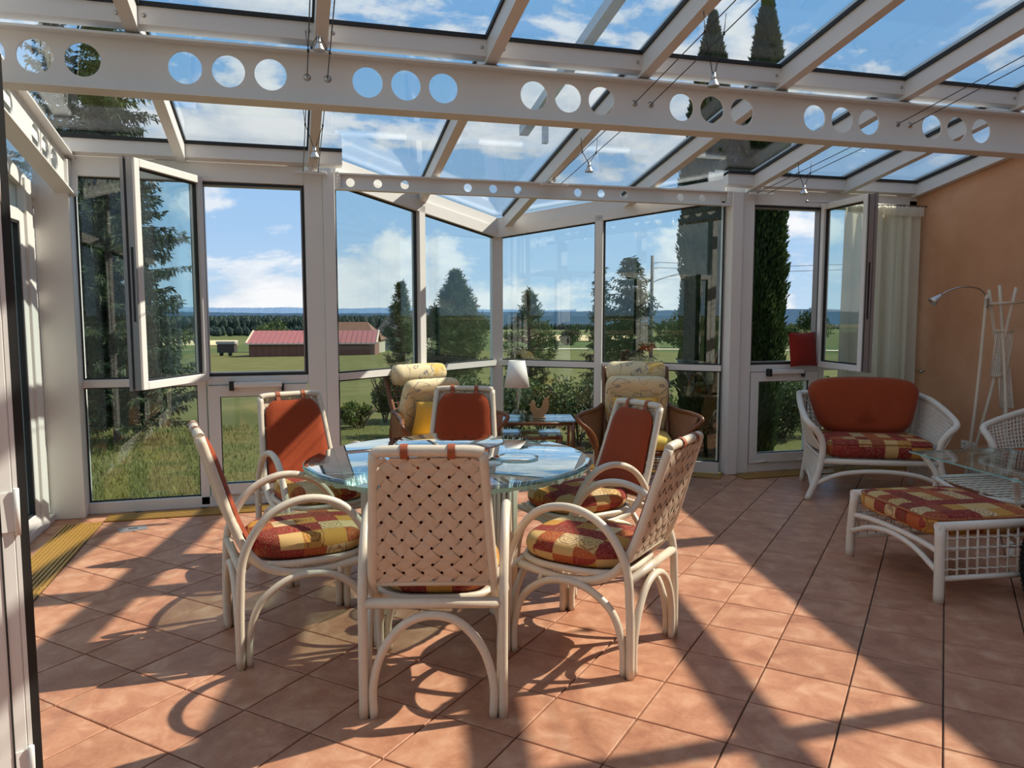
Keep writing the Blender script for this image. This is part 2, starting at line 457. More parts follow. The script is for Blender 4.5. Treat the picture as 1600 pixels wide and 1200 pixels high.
def pillow(hx, hy, th, n=13, pinch=0.12):
    # square cushion with pointed corners, standing in its local xz plane later
    mb = MB()
    def fn(side):
        def f(a, b):
            x = (a*2-1); y = (b*2-1)
            k = ((1-x*x)*(1-y*y))
            sx = 1-pinch*(1-y*y)*0+pinch*(-(1-y*y))*0.5; sy = 1-pinch*0.5*(1-x*x)
            return (x*hx*sx, y*hy*sy, side*th/2*(max(k, 0)**0.42))
        return f
    mb.surf(fn(1), n, n); mb.surf(fn(-1), n, n)
    return mb
# ------------------------------------------------------------------ the room
UL, UR, VB = -1.72, 5.95, 6.40          # left glass wall, right plastered wall, back glass wall (inner faces)
VH = -0.9                                # house wall behind the viewer
BL, BA, BR = Vector((0.36, 6.44)), Vector((2.06, 7.82)), Vector((3.87, 6.44))   # the pointed bay
def zr(v): return 2.62+0.187*(6.4-v)     # underside of the rafters
RD = 0.13                                # rafter depth
def st(o, label=None): return tag(o, label, None, None, 'structure')

# --- floor: a base slab with separate terracotta tiles laid diagonally
floor = MB().box(UL-0.1, UR+0.05, VH, VB+0.06, -0.12, -0.012).prism([(BL.x-0.05, 6.4), (BR.x+0.05, 6.4), (BA.x, BA.y+0.08)], 2, -0.12, -0.0121).build('floor', 'grout')
st(floor, 'terracotta tiled conservatory floor laid on the diagonal')
def clip(poly, a, b, c):                 # keep a*x+b*y<=c
    out = []
    for i in range(len(poly)):
        p, q = poly[i], poly[(i+1) % len(poly)]
        dp, dq = a*p[0]+b*p[1]-c, a*q[0]+b*q[1]-c
        if dp <= 0: out.append(p)
        if (dp < 0 < dq) or (dq < 0 < dp):
            t = dp/(dp-dq); out.append((p[0]+(q[0]-p[0])*t, p[1]+(q[1]-p[1])*t))
    return out
TP = 0.335; TS = TP-0.0065; h_ = TS/2
mb = MB(); c_ = 0.003
L1 = [(-h_, -h_), (h_, -h_), (h_, h_), (-h_, h_)]; L2 = [(x*(1-c_/h_), y*(1-c_/h_)) for x, y in L1]
mb.add([(x, y, -0.012) for x, y in L1]+[(x, y, -0.002) for x, y in L1]+[(x, y, 0) for x, y in L2],
       [(0,1,5,4),(1,2,6,5),(2,3,7,6),(3,0,4,7),(4,5,9,8),(5,6,10,9),(6,7,11,10),(7,4,8,11),(8,9,10,11)])
tile_me = mb.mesh('tile', 'terracotta'); mb.fixnormals(tile_me)
def edge_line(P, Q, off):                # half-plane on the inner side of the bay edge, moved in by off
    d = (Q-P).normalized(); n = Vector((-d.y, d.x))
    if n.dot(Vector((2.0, 5.0))-P) > 0: n = -n
    return n.x, n.y, n.dot(P)-off
ebl, ebr = edge_line(BL, BA, 0.05), edge_line(BA, BR, 0.05)
e1 = Vector((math.sqrt(.5), -math.sqrt(.5))); e2 = Vector((math.sqrt(.5), math.sqrt(.5)))
cand = []
fwd = Vector((math.sin(YAW), math.cos(YAW))); rgt = Vector((math.cos(YAW), -math.sin(YAW)))
for i in range(-30, 31):
    for j in range(-30, 31):
        c = Vector((1.688, 3.025))+e1*(i+0.5)*TP+e2*(j+0.5)*TP
        poly = [tuple(c+e1*a*TS/2+e2*b*TS/2) for a, b in ((-1,-1),(1,-1),(1,1),(-1,1))]
        full = list(poly)
        poly = clip(poly, -1, 0, -(UL)); poly = clip(poly, 1, 0, UR) if poly else poly
        poly = clip(poly, 0, -1, -(VH)) if poly else poly
        if poly:
            if BL.x < c.x < BR.x:
                for e in (ebl, ebr): poly = clip(poly, *e) if poly else poly
            else: poly = clip(poly, 0, 1, VB)
        if len(poly) < 3: continue
        ar = 0.5*abs(sum(poly[k][0]*poly[(k+1) % len(poly)][1]-poly[(k+1) % len(poly)][0]*poly[k][1] for k in range(len(poly))))
        if ar < 0.004: continue
        d = c.dot(fwd); x = c.dot(rgt)
        vis = d > 1.9 and abs(x)/max(d, .1) < 0.70
        cand.append((0 if vis else 1, d if vis else abs(d), c, poly, abs(ar-TS*TS) < 1e-5))
cand.sort(key=lambda q: (q[0], q[1]))
restm = MB()
for k, (a, b, c, poly, whole) in enumerate(cand):
    if k < 300:
        if whole: link('tile', tile_me, floor, (c.x, c.y, 0), -math.pi/4)
        else:
            m_ = MB().prism([(p[0]-c.x, p[1]-c.y) for p in poly], 2, -0.012, 0.0); o = m_.build('tile', 'terracotta', floor); o.location = (c.x, c.y, 0)
    else: restm.prism(poly, 2, -0.012, 0.0)
if restm.v: tag(restm.build('tile_remainder', 'terracotta', floor), kind='stuff')

# --- right wall with the roof line, house wall behind the viewer
wr = MB().prism([(VH, -0.1), (6.55, -0.1), (6.55, zr(6.55)+RD), (VH, zr(VH)+RD)], 0, UR, UR+0.24).build('wall_right', 'plaster_orange')
st(wr, 'salmon orange plastered wall beside the curtain')
wb = MB().box(UL-0.3, UR+0.24, VH-0.25, VH, -0.1, zr(VH)+RD).build('wall_house', 'house_plaster'); st(wb, 'plastered house wall behind the viewpoint')

# --- back glass wall -------------------------------------------------------
def rect_frame(mb, u0, u1, z0, z1, w, y0, y1):
    mb.box(u0, u0+w, y0, y1, z0, z1).box(u1-w, u1, y0, y1, z0, z1)
    mb.box(u0+w, u1-w, y0, y1, z0, z0+w).box(u0+w, u1-w, y0, y1, z1-w, z1)
F = 'frame_white'
ZH = 2.50                                # head of the windows
wk = thing('wall_back', None, None); st(wk, 'white aluminium post and rail framing of the glazed back wall')
def wb_part(name, mb, mat=F): return mb.build(name, mat, wk)
wb_part('post', MB().bbox(-1.72, -1.49, VB-0.13, VB+0.10, 0, 2.60))
wb_part('post', MB().bbox(-0.70, -0.635, VB-0.03, VB+0.07, 0.02, 2.52))
wb_part('post', MB().bbox(0.13, 0.27, VB-0.05, VB+0.09, 0, 2.60))
wb_part('post', MB().bbox(0.27, 0.36, VB-0.08, VB+0.12, 0, 2.60))
wb_part('post', MB().bbox(3.88, 3.99, VB-0.08, VB+0.12, 0, 2.60))
wb_part('post', MB().bbox(3.99, 4.125, VB-0.05, VB+0.09, 0, 2.60))
wb_part('post', MB().bbox(4.88, 4.95, VB-0.03, VB+0.07, 0.02, 2.52))
wb_part('post', MB().bbox(5.86, 5.95, VB-0.03, VB+0.07, 0.02, 2.60))
for a, b in ((-1.49, 0.13), (4.125, 5.95)):
    wb_part('header', MB().bbox(a, b, VB-0.03, VB+0.08, ZH, 2.64))
    wb_part('sill', MB().bbox(a, b, VB-0.03, VB+0.07, 0.0, 0.085))
    wb_part('upstand', MB().box(a, b, VB-0.012, VB+0.07, 2.64, 2.66))

def window(n, label):
    o = thing('window_%d' % n, None, None); return st(o, label)
# 1: fixed glazing beside the corner column
w1 = window(1, 'fixed glazing beside the left corner column, spruce outside')
MB().bbox(-1.49, -0.70, VB-0.02, VB+0.06, 0.955, 1.015).build('transom', F, w1)
for z0, z1 in ((0.085, 0.955), (1.015, ZH)):
    MB().box(-1.49, -0.70, VB+0.02, VB+0.028, z0, z1).build('pane', 'glass_window', w1)
    g_ = MB(); rect_frame(g_, -1.49, -0.70, z0, z1, 0.010, VB+0.008, VB+0.02); g_.build('gasket', 'gasket', w1)
# 2: opening casement on the left; lower pane hung at the bottom
def opening_window(n, u0, u1, hinge, tip, label, first):
    o = window(n, label)
    zs = 1.0
    MB().bbox(u0, u1, VB-0.025, VB+0.06, zs-0.045, zs+0.02).build('transom', F, o)
    f_ = MB(); rect_frame(f_, u0, u1, zs+0.02, ZH, 0.030, VB-0.012, VB+0.06); f_.build('casement_frame', 'sash_edge', o)
    f_ = MB(); rect_frame(f_, u0+0.004, u1-0.004, zs+0.024, ZH-0.004, 0.017, VB-0.020, VB-0.010); f_.build('gasket', 'gasket', o)
    # lower light: a frame of its own with pane
    f_ = MB(); rect_frame(f_, u0+0.012, u1-0.012, 0.09, zs-0.05, 0.085, VB-0.045, VB+0.05); f_.build('lower_frame', F, o)
    g_ = MB(); rect_frame(g_, u0+0.09, u1-0.09, 0.17, zs-0.13, 0.012, VB-0.02, VB+0.0); g_.build('gasket', 'gasket', o)
    MB().box(u0+0.095, u1-0.095, VB+0.004, VB+0.012, 0.175, zs-0.135).build('pane', 'glass_window', o)
    for s in (0.2, 0.8):
        x = u0+(u1-u0)*s; MB().tube([(x-0.05, VB-0.05, 0.10), (x+0.05, VB-0.05, 0.10)], 0.008, 8).build('hinge', F, o)
    # chain opener above the lower light
    a = MB().bbox(u0+0.20, u0+0.56, VB-0.095, VB-0.045, 0.935, 0.975); op = a.build('chain_opener', F, o)
    MB().bbox(u0+0.17, u0+0.205, VB-0.10, VB-0.045, 0.915, 0.985).build('end_cap', 'black', op)
    MB().bbox(u0+0.555, u0+0.575, VB-0.085, VB-0.045, 0.90, 0.96).build('bracket', 'black', op)
    # the open sash
    hx, hy = hinge; d = Vector(tip)-Vector(hinge); L = d.length; ang = math.atan2(d.y, d.x)
    s = link('sash', None, o, (hx, hy, zs-0.005), ang)
    H = ZH-zs+0.03; W = 0.055; side = -1 if first else 1
    y0, y1 = (-0.035, 0.035)
    f_ = MB(); 
    f_.bbox(0, W, y0, y1, 0, H).bbox(L-W, L, y0, y1, 0, H).bbox(W, L-W, y0, y1, 0, W).bbox(W, L-W, y0, y1, H-W, H)
    f_.build('sash_frame', F, s)
    ya, yb = (y0-0.014, y0) if first else (y1, y1+0.014)
    e_ = MB().box(L, L+0.012, y0+0.006, y1-0.006, 0.004, H-0.004).box(0.01, L, ya, yb, -0.006, 0.02)
    e_.box(0.01, L+0.012, ya, yb, H-0.02, H+0.006)
    e_.box(L-0.02, L+0.016, ya-(0.012 if first else 0), yb+(0 if first else 0.012), -0.006, H+0.006)
    e_.build('sash_edge', 'sash_edge', s)
    MB().box(L+0.012, L+0.016, -0.004, 0.010, 0.3*H, 0.62*H).box(L+0.012, L+0.016, y0+0.008, y0+0.014, 0.01, H-0.01).build('locking_strip', 'gasket', s)
    g_ = MB(); g_.box(W, W+0.012, -0.012, 0.012, W, H-W).box(L-W-0.012, L-W, -0.012, 0.012, W, H-W).box(W, L-W, -0.012, 0.012, W, W+0.012).box(W, L-W, -0.012, 0.012, H-W-0.012, H-W)
    g_.build('gasket', 'gasket', s)
    MB().box(W+0.005, L-W-0.005, -0.004, 0.004, W+0.005, H-W-0.005).build('pane', 'glass_window', s)
    yy = y0 if first else y1; sg = -1 if first else 1
    MB().bbox(L-0.045, L-0.015, min(yy, yy+sg*0.012), max(yy, yy+sg*0.012), H*0.48, H*0.58).tube([(L-0.03, yy, H*0.53), (L-0.03, yy+sg*0.05, H*0.53)], 0.009, 8).tube([(L-0.03, yy+sg*0.05, H*0.53), (L-0.03, yy+sg*0.05, H*0.47)], 0.010, 8).build('handle', F, s)
    return o
opening_window(2, -0.635, 0.13, (-0.635, VB-0.05), (-0.986, 5.667), 'wide open casement on the left with meadow and red barn beyond', True)
opening_window(3, 4.125, 4.88, (4.87, VB-0.05), (4.80, 5.655), 'open casement on the right next to the curtain', False)
w4 = window(4, 'fixed glazing hidden behind the cream curtain')
MB().bbox(4.95, 5.86, VB-0.02, VB+0.06, 0.955, 1.015).build('transom', F, w4)
for z0, z1 in ((0.085, 0.955), (1.015, ZH)): MB().box(4.95, 5.86, VB+0.02, VB+0.028, z0, z1).build('pane', 'glass_window', w4)

# --- pointed bay ------------------------------------------------------------
def bay_window(n, P, Q, t0, t1, label):
    o = window(n, label)
    d = (Q-P).normalized(); nrm = Vector((-d.y, d.x)); 
    A = P+(Q-P)*t0; B = P+(Q-P)*t1
    def pt(p, z, off=0): return (p.x+nrm.x*off, p.y+nrm.y*off, z)
    ztA, ztB = zr(A.y)-0.085, zr(B.y)-0.085
    for z0a, z0b, z1a, z1b in ((0.10, 0.10, 0.965, 0.965), (1.02, 1.02, ztA, ztB)):
        MB().slab([pt(A, z0a), pt(B, z0b), pt(B, z1b), pt(A, z1a)], (nrm.x, nrm.y, 0), 0.008).build('pane', 'glass_window', o)
        g_ = MB()
        g_.bar(pt(A, z0a+0.006), pt(B, z0b+0.006), 0.02, 0.012).bar(pt(A, z1a-0.006), pt(B, z1b-0.006), 0.02, 0.012)
        ea = A+d*0.006; eb = B-d*0.006
        g_.bar(pt(ea, z0a), pt(ea, z1a), 0.012, 0.02, (nrm.x, nrm.y, 0)).bar(pt(eb, z0b), pt(eb, z1b), 0.014, 0.024, (nrm.x, nrm.y, 0))
        g_.build('gasket', 'gasket', o)
    MB().bar(pt(A, 0.993), pt(B, 0.993), 0.065, 0.055).build('transom', F, o)
    MB().bar(pt(A, 0.05), pt(B, 0.05), 0.08, 0.10).build('sill', F, o)
    return o
lenL = (BA-BL).length; lenR = (BR-BA).length
bw = [(BL, BA, 0.0, 0.435, 'bay glazing between the left column and first mullion'),
      (BL, BA, 0.475, 0.985, 'bay glazing just left of the apex post'),
      (BA, BR, 0.015, 0.465, 'bay glazing behind the white table lamp'),
      (BA, BR, 0.50, 1.0, 'bay glazing behind the yellow armchair nearest the column')]
for k, (P, Q, a, b, lb) in enumerate(bw): bay_window(5+k, P, Q, a, b, lb)
bay = thing('wall_bay', None, None); st(bay, 'white posts and sloping head rails of the pointed glass bay')
def post2(P, d, w, z1, name='post'):
    n = Vector((-d.y, d.x)); MB().bar((P.x, P.y, 0), (P.x, P.y, z1), w, 0.10, (n.x, n.y, 0)).build(name, F, bay)
for P, Q, t in ((BL, BA, 0.455), (BA, BR, 0.4825)):
    M_ = P+(Q-P)*t; post2(M_, (Q-P).normalized(), 0.075, zr(M_.y)-0.03)
MB().prism([(BA.x-0.055, BA.y-0.05), (BA.x+0.055, BA.y-0.05), (BA.x+0.06, BA.y+0.04), (BA.x-0.06, BA.y+0.04)], 2, 0, zr(BA.y)-0.02).build('post', F, bay)
for P, Q in ((BL, BA), (BA, BR)):
    MB().bar((P.x, P.y, zr(P.y)-0.035), (Q.x, Q.y, zr(Q.y)-0.035), 0.10, 0.10).build('head_rail', F, bay)
    MB().bar((P.x, P.y, zr(P.y)+0.06), (Q.x, Q.y, zr(Q.y)+0.06), 0.06, 0.11).build('edge_rail', F, bay)

# --- left glass wall --------------------------------------------------------
wl = thing('wall_left', None, None); st(wl, 'glazed side wall with white frames at the left')
for v0, v1 in ((5.98, 6.10), (4.28, 4.40), (2.55, 2.67), (0.8, 0.92)):
    MB().bbox(UL-0.10, UL+0.04, v0, v1, 0, zr(v1)-0.26).build('post', F, wl)
MB().prism([(VH, zr(VH)-0.34), (6.4, zr(6.4)-0.34), (6.4, zr(6.4)-0.24), (VH, zr(VH)-0.24)], 0, UL-0.08, UL+0.02).build('head_rail', F, wl)
MB().prism([(VH, zr(VH)-0.24), (6.4, zr(6.4)-0.24), (6.4, zr(6.4)+RD), (VH, zr(VH)+RD)], 0, UL-0.04, UL-0.032).build('pane', 'glass_window', wl)
MB().box(UL-0.08, UL+0.03, VH, 6.27, 0, 0.05).build('threshold', F, wl)
MB().bbox(UL-0.06, UL+0.0, 6.10, 6.27, 0.06, 2.36).build('side_light_frame', F, wl)
nd = 1
for v0, v1 in ((4.40, 5.98), (2.67, 4.28), (0.92, 2.55)):
    o = thing('door_%d' % nd, None, None)
    st(o, ['sliding glass door nearest the left corner column', 'sliding glass door behind the open door leaf', 'sliding glass door beside the viewpoint'][nd-1]); nd += 1
    f_ = MB(); H = 2.20
    f_.bbox(UL-0.05, UL+0.02, v0, v0+0.085, 0.05, H).bbox(UL-0.05, UL+0.02, v1-0.085, v1, 0.05, H).bbox(UL-0.05, UL+0.02, v0+0.085, v1-0.085, 0.05, 0.14).bbox(UL-0.05, UL+0.02, v0+0.085, v1-0.085, H-0.085, H)
    f_.build('door_frame', F, o)
    g_ = MB(); g_.box(UL-0.02, UL+0.012, v0+0.085, v0+0.105, 0.14, H-0.085).box(UL-0.02, UL+0.012, v1-0.105, v1-0.085, 0.14, H-0.085).box(UL-0.02, UL+0.012, v0+0.085, v1-0.085, 0.14, 0.156).box(UL-0.02, UL+0.012, v0+0.085, v1-0.085, H-0.10, H-0.085)
    g_.build('gasket', 'gasket', o)
    MB().box(UL-0.02, UL-0.012, v0+0.08, v1-0.08, 0.13, H-0.08).build('pane', 'glass_window', o)
    MB().prism([(v0, H), (v1, H), (v1, zr(v1)-0.34), (v0, zr(v0)-0.34)], 0, UL-0.02, UL-0.012).build('fanlight_pane', 'glass_window', o)

# --- roof -------------------------------------------------------------------
roof = thing('ceiling', None, None); st(roof, 'sloping glass roof on white rafters')
RAFT = [-1.66, -0.75, 0.20, 1.17, 2.15, 3.13, 4.11, 5.09, 5.905]
def bay_v(u):
    if u <= BL.x or u >= BR.x: return 6.44
    return BL.y+(BA.y-BL.y)*(u-BL.x)/(BA.x-BL.x) if u < BA.x else BA.y+(BR.y-BA.y)*(u-BA.x)/(BR.x-BA.x)
RV0 = VH
for u in RAFT:
    v1 = bay_v(u); w_ = 0.034
    MB().prism([(RV0, zr(RV0)), (v1, zr(v1)), (v1, zr(v1)+RD), (RV0, zr(RV0)+RD)], 0, u-w_, u+w_).build('rafter', 'beam_white', roof)
    MB().prism([(RV0, zr(RV0)+RD-0.014), (v1, zr(v1)+RD-0.014), (v1, zr(v1)+RD+0.012), (RV0, zr(RV0)+RD+0.012)], 0, u-w_-0.012, u+w_+0.012).build('gasket', 'gasket', roof)
    MB().prism([(RV0, zr(RV0)+RD+0.021), (v1+0.05, zr(v1+0.05)+RD+0.021), (v1+0.05, zr(v1+0.05)+RD+0.04), (RV0, zr(RV0)+RD+0.04)], 0, u-w_, u+w_).build('cap_strip', 'alu', roof)
VM = 4.52                                # the rail between upper and lower panes
for a, b in zip(RAFT[:-1], RAFT[1:]):
    x0, x1 = a+0.034, b-0.034
    for (v0, v1, tall) in ((VM, VM+0.07, 0.105), (2.36, 2.44, 0.12)):
        MB().prism([(v0, zr(v0)+RD-tall), (v1, zr(v1)+RD-tall), (v1, zr(v1)+RD), (v0, zr(v0)+RD)], 0, x0, x1).build('rail', 'beam_white', roof)
        if v0 == VM:
            for xb in (x0+0.03, x1-0.03): MB().lathe([(0.011, 0), (0.011, 0.004), (0.006, 0.007)], 8).build('bolt', 'steel', roof, loc=(xb, v0, zr(v0)+RD-0.06), rot=(math.pi/2, 0, 0))
        MB().prism([(v0-0.012, zr(v0)+RD-0.012), (v1+0.012, zr(v1)+RD-0.012), (v1+0.012, zr(v1)+RD+0.010), (v0-0.012, zr(v0)+RD+0.010)], 0, x0, x1).build('gasket', 'gasket', roof)
    if b <= BL.x or a >= BR.x or a < BL.x < b or a < BR.x < b:
        xe0, xe1 = x0, x1
        if a < BL.x < b: xe1 = BL.x+0.06
        if a < BR.x < b: xe0 = BR.x-0.06
        v0, v1 = 6.30, 6.38
        MB().prism([(v0, zr(v0)+0.02), (v1, zr(v1)+0.02), (v1, zr(v1)+RD), (v0, zr(v0)+RD)], 0, xe0, xe1).build('eave_rail', 'beam_white', roof)
        MB().prism([(v0-0.014, zr(v0)+RD-0.014), (v1, zr(v1)+RD-0.014), (v1, zr(v1)+RD+0.01), (v0-0.014, zr(v0)+RD+0.01)], 0, xe0, xe1).build('gasket', 'gasket', roof)
    # panes
    for (v0, v1) in ((RV0, 2.40), (2.40, VM+0.035), (VM+0.035, None)):
        if v1 is not None: poly = [(a, v0), (b, v0), (b, v1), (a, v1)]
        else:
            poly = [(a, v0), (b, v0), (b, bay_v(b)+0.06)]
            if a < BA.x < b: poly.append((BA.x, BA.y+0.06))
            if a < BR.x < b: poly = [(a, v0), (b, v0), (b, 6.5), (BR.x, 6.5)]
            if a < BL.x < b: poly.append((BL.x, 6.5))
            poly.append((a, bay_v(a)+0.06))
        p3 = [(x, y, zr(y)+RD+0.012) for x, y in poly]
        MB().slab(p3, (0, 0.184, 0.983), 0.008).build('pane', 'glass_roof', roof)
for a, b in ((-1.72, 0.40), (3.83, 6.15)):
    gu = MB().box(a, b, 6.56, 6.68, 2.60, 2.615).box(a, b, 6.56, 6.57, 2.60, 2.83).box(a, b, 6.67, 6.68, 2.60, 2.83).build('gutter', 'frame_white', roof)
# raised guide rail of an awning above the glass
aw = thing('awning_rail', 'grey awning guide rail fixed above the glass roof', 'awning rail')
MB().prism([(1.0, zr(1.0)+0.46), (6.62, zr(6.62)+0.46), (6.62, zr(6.62)+0.54), (1.0, zr(1.0)+0.54)], 0, 1.95, 2.03).build('rail', 'alu', aw)
for v in (1.6, 4.0, 6.0): MB().box(1.97, 2.01, v, v+0.05, zr(v)+RD+0.03, zr(v)+0.50).build('bracket', 'alu', aw)

# --- perforated steel girders ------------------------------------------------
def perforated(name, L0, L1, z0, z1, holes, rad, th, fl, mat, parent=None, zc=None, small=(), rsm=0.018):
    # web plate in the local x-z plane with round holes, flanges top and bottom; returns root Empty
    zc = (z0+z1)/2 if zc is None else zc
    mb = MB(); hs = sorted([(x, rad) for x in holes]+[(x, rsm) for x in small])
    cells = []; half = {rad: rad*1.28, rsm: rsm*1.6}
    x = L0
    def rectq(a, b):
        if b-a > 1e-4: mb.box(a, b, -th/2, th/2, z0, z1)
    for hx, r in hs:
        rectq(x, hx-half[r]); x = hx+half[r]
        N = 32; hw = half[r]; ring_o, ring_i = [], []
        for k in range(N):
            a = 2*math.pi*(k+0.5)/N; c, s_ = math.cos(a), math.sin(a)
            ring_i.append((hx+r*c, zc+r*s_))
            m_ = max(abs(c), abs(s_)); X = hw*c/m_; Zv = s_/m_
            Z = (z1-zc)*Zv if Zv > 0 else (zc-z0)*Zv
            ring_o.append((hx+X, zc+Z))
        # snap the four corners
        vs_ = []; 
        for y in (-th/2, th/2):
            vs_ += [(p[0], y, p[1]) for p in ring_i]+[(p[0], y, p[1]) for p in ring_o]
        fs = []
        for k in range(N):
            l = (k+1) % N
            fs += [(k, l, N+l, N+k), (2*N+k, 3*N+k, 3*N+l, 2*N+l), (k, 2*N+k, 2*N+l, l)]
        # corners between neighbouring outer samples that sit on different sides
        mb.add(vs_, fs)
        for sx in (-1, 1):
            for sz in (-1, 1):
                cx, cz = hx+sx*hw, (z1 if sz > 0 else z0)
                qs = sorted(ring_o, key=lambda p: abs(p[0]-cx)/hw+abs(p[1]-cz)/(z1-z0))[:2]
                tri = [(cx, cz), qs[0], qs[1]]
                mb.add([(p[0], y, p[1]) for y in (-th/2, th/2) for p in tri], [(0, 1, 2), (5, 4, 3)])
    rectq(x, L1)
    web = mb.build('web', mat, parent)
    MB().box(L0, L1, -fl/2, fl/2, z0-0.012, z0).build('bottom_flange', mat, parent)
    MB().box(L0, L1, -fl/2, fl/2, z1, z1+0.012).build('top_flange', mat, parent)
    return web
VBM = 4.60
g1 = thing('beam', None, None, (0, VBM, 0)); st(g1, 'deep white steel girder with groups of round holes crossing the room')
grp = [-1.215, -0.287, 0.675, 1.665, 2.65, 3.64, 4.607, 5.58]
hol = [c+d for c in grp for d in (-0.218, 0, 0.218) if c+d > -1.60 and c+d < 5.86]
perforated('girder', -1.66, 5.95, 2.672, 2.936, hol, 0.085, 0.010, 0.15, 'beam_white', g1, zc=2.817)
for u in (0.125, 0.236, 2.105, 2.215, 4.097, 4.20):
    MB().lathe([(0.010, -0.008), (0.020, -0.008), (0.020, 0.0), (0.010, 0.004)], 14).build('grommet', 'steel', g1, loc=(u, -0.006, 2.817), rot=(math.pi/2, 0, 0))
for u in RAFT[1:-1]:
    MB().bbox(u-0.05, u+0.05, -0.05, 0.05, 2.948, 2.962, 0.003).build('rafter_shoe', 'steel', g1)
g2 = thing('beam', None, None, (0, VB-0.03, 0)); st(g2, 'slim white steel girder with small holes across the bay opening')
hol2 = [0.52, 0.666+0.06, 0.881+0.04]
hol2 = [c+d for c in (0.70, 1.65, 2.615, 3.59) for d in (-0.215, 0, 0.215)]
perforated('girder', 0.36, 3.88, 2.487, 2.592, hol2, 0.034, 0.010, 0.07, 'beam_white', g2, zc=2.536)
for u in (0.385, 3.855):
    pl = MB().box(u-0.022, u+0.022, -0.03, -0.018, 2.485, 2.60).build('end_plate', 'beam_white', g2)
    for k in range(4): MB().lathe([(0.007, 0), (0.007, 0.005), (0.004, 0.008)], 8).build('bolt', 'beam_white', pl, loc=(u, -0.03, 2.50+k*0.027), rot=(math.pi/2, 0, 0))
# side girder: follows the roof slope along the left wall
g3 = thing('beam', None, None); st(g3, 'sloping perforated girder along the left glass wall')
sl = math.atan(0.187); c_, s_ = math.cos(sl), math.sin(sl)
g3.location = (-1.52, 6.36, zr(6.36)-0.14)
g3.rotation_euler = Matrix(((0, 1, 0), (-c_, 0, s_), (s_, 0, c_))).to_euler()
r3 = g3; L3 = 4.0
hol3 = [c+d for c in (0.52, 1.42, 2.32, 3.22) for d in (-0.2, 0, 0.2)]
perforated('girder', 0.0, L3, -0.13, 0.13, hol3, 0.082, 0.010, 0.12, 'beam_white', r3)
ep = MB().box(-0.012, 0.0, -0.07, 0.07, -0.14, 0.14).build('end_plate', 'beam_white', r3)
# ------------------------------------------------------------------ trench grilles
def grille(P, Q, width, label, slats, inner):
    P, Q = Vector(P), Vector(Q); d = Q-P; L = d.length
    o = thing('floor_grille', label, 'floor grille', (P.x, P.y, 0), math.atan2(d.y, d.x), 'brass floor grilles')
    s = inner                               # +1: the width lies to the left of P->Q
    y0, y1 = (0, width) if s > 0 else (-width, 0)
    MB().box(0, L, y0, y1, 0.0005, 0.002).build('trench_bed', 'trench', o)
    pitch = width/slats
    me = None
    for k in range(slats):
        y = y0+pitch*(k+0.2)
        if me is None:
            mb = MB().box(0, L, 0, pitch*0.62, 0.002, 0.011); me = mb.mesh('slat', 'brass'); mb.fixnormals(me)
        link('slat', me, o, (0, y, 0))
    for k in range(int(L/0.32)+1):
        x = 0.05+k*0.32
        if x < L-0.02: MB().tube([(x, y0, 0.005), (x, y1, 0.005)], 0.0035, 6).build('spacer_rod', 'brass', o)
    return o
grille((-1.335, 3.70), (-1.335, 6.09), 0.25, 'brass strip grille in the floor along the left glass wall', 10, 1)
grille((-1.335, 6.10), (0.30, 6.10), 0.20, 'brass strip grille in the floor under the open left casement', 8, 1)
grille((3.95, 6.10), (5.90, 6.10), 0.20, 'brass strip grille in the floor behind the white wicker armchair', 8, 1)
dl = (BA-BL).normalized(); nl = Vector((dl.y, -dl.x)); a0 = BL+nl*0.10+dl*0.02
grille(a0, a0+dl*(lenL-0.12), 0.20, 'brass strip grille in the floor along the left bay window', 8, -1)
dr = (BR-BA).normalized(); nr = Vector((dr.y, -dr.x)); a1 = BA+nr*0.10+dr*0.10
grille(a1, a1+dr*(lenR-0.05), 0.20, 'brass strip grille in the floor along the right bay window', 8, -1)
fb = thing('floor_plate', 'small dark metal cover plate set in the floor beside the grille', 'floor plate', (-1.10, 5.86, 0), 0.3)
MB().bbox(-0.09, 0.09, -0.06, 0.06, 0.0005, 0.004, 0.0015).build('cover', 'sash_edge', fb)
MB().bbox(-0.03, 0.03, -0.012, 0.012, 0.004, 0.006, 0.001).build('finger_tab', 'steel', fb)

# ------------------------------------------------------------------ door leaf at the left edge of the view
ex, ey = rgt*(-1.283)+fwd*1.95
dv_ = (rgt*(-0.72)+fwd*(-0.69))
lf = thing('door_leaf', 'open white door leaf with black seal at the left edge of the picture', 'door', (ex, ey, 0), math.atan2(dv_.y, dv_.x))
MB().bbox(0, 0.80, -0.035, 0.035, 0.02, 2.14).build('leaf_panel', F, lf)
MB().box(0.030, 0.034, 0.034, 0.0375, 0.03, 2.13).build('profile_groove', 'gasket', lf)
MB().box(0.085, 0.088, 0.034, 0.0372, 0.03, 2.13).build('profile_groove', 'gasket', lf)
MB().box(-0.034, 0.0, -0.050, 0.016, 0.03, 2.15).build('seal', 'black', lf)
MB().box(-0.010, 0.0, 0.018, 0.034, 0.03, 2.13).build('edge_strip', F, lf)
for z in (0.34, 1.02, 1.85):
    h_o = MB().tube([(-0.004, 0.042, z-0.06), (-0.004, 0.046, z+0.06)], 0.007, 10).build('hinge', F, lf)
    MB().box(0.0, 0.03, 0.036, 0.040, z-0.05, z+0.05).build('hinge_plate', F, h_o)
MB().bbox(0.10, 0.14, 0.036, 0.046, 1.0, 1.22).tube([(0.12, 0.046, 1.12), (0.12, 0.085, 1.12)], 0.01, 8).tube([(0.12, 0.085, 1.12), (0.24, 0.085, 1.12)], 0.011, 8).build('handle', F, lf)

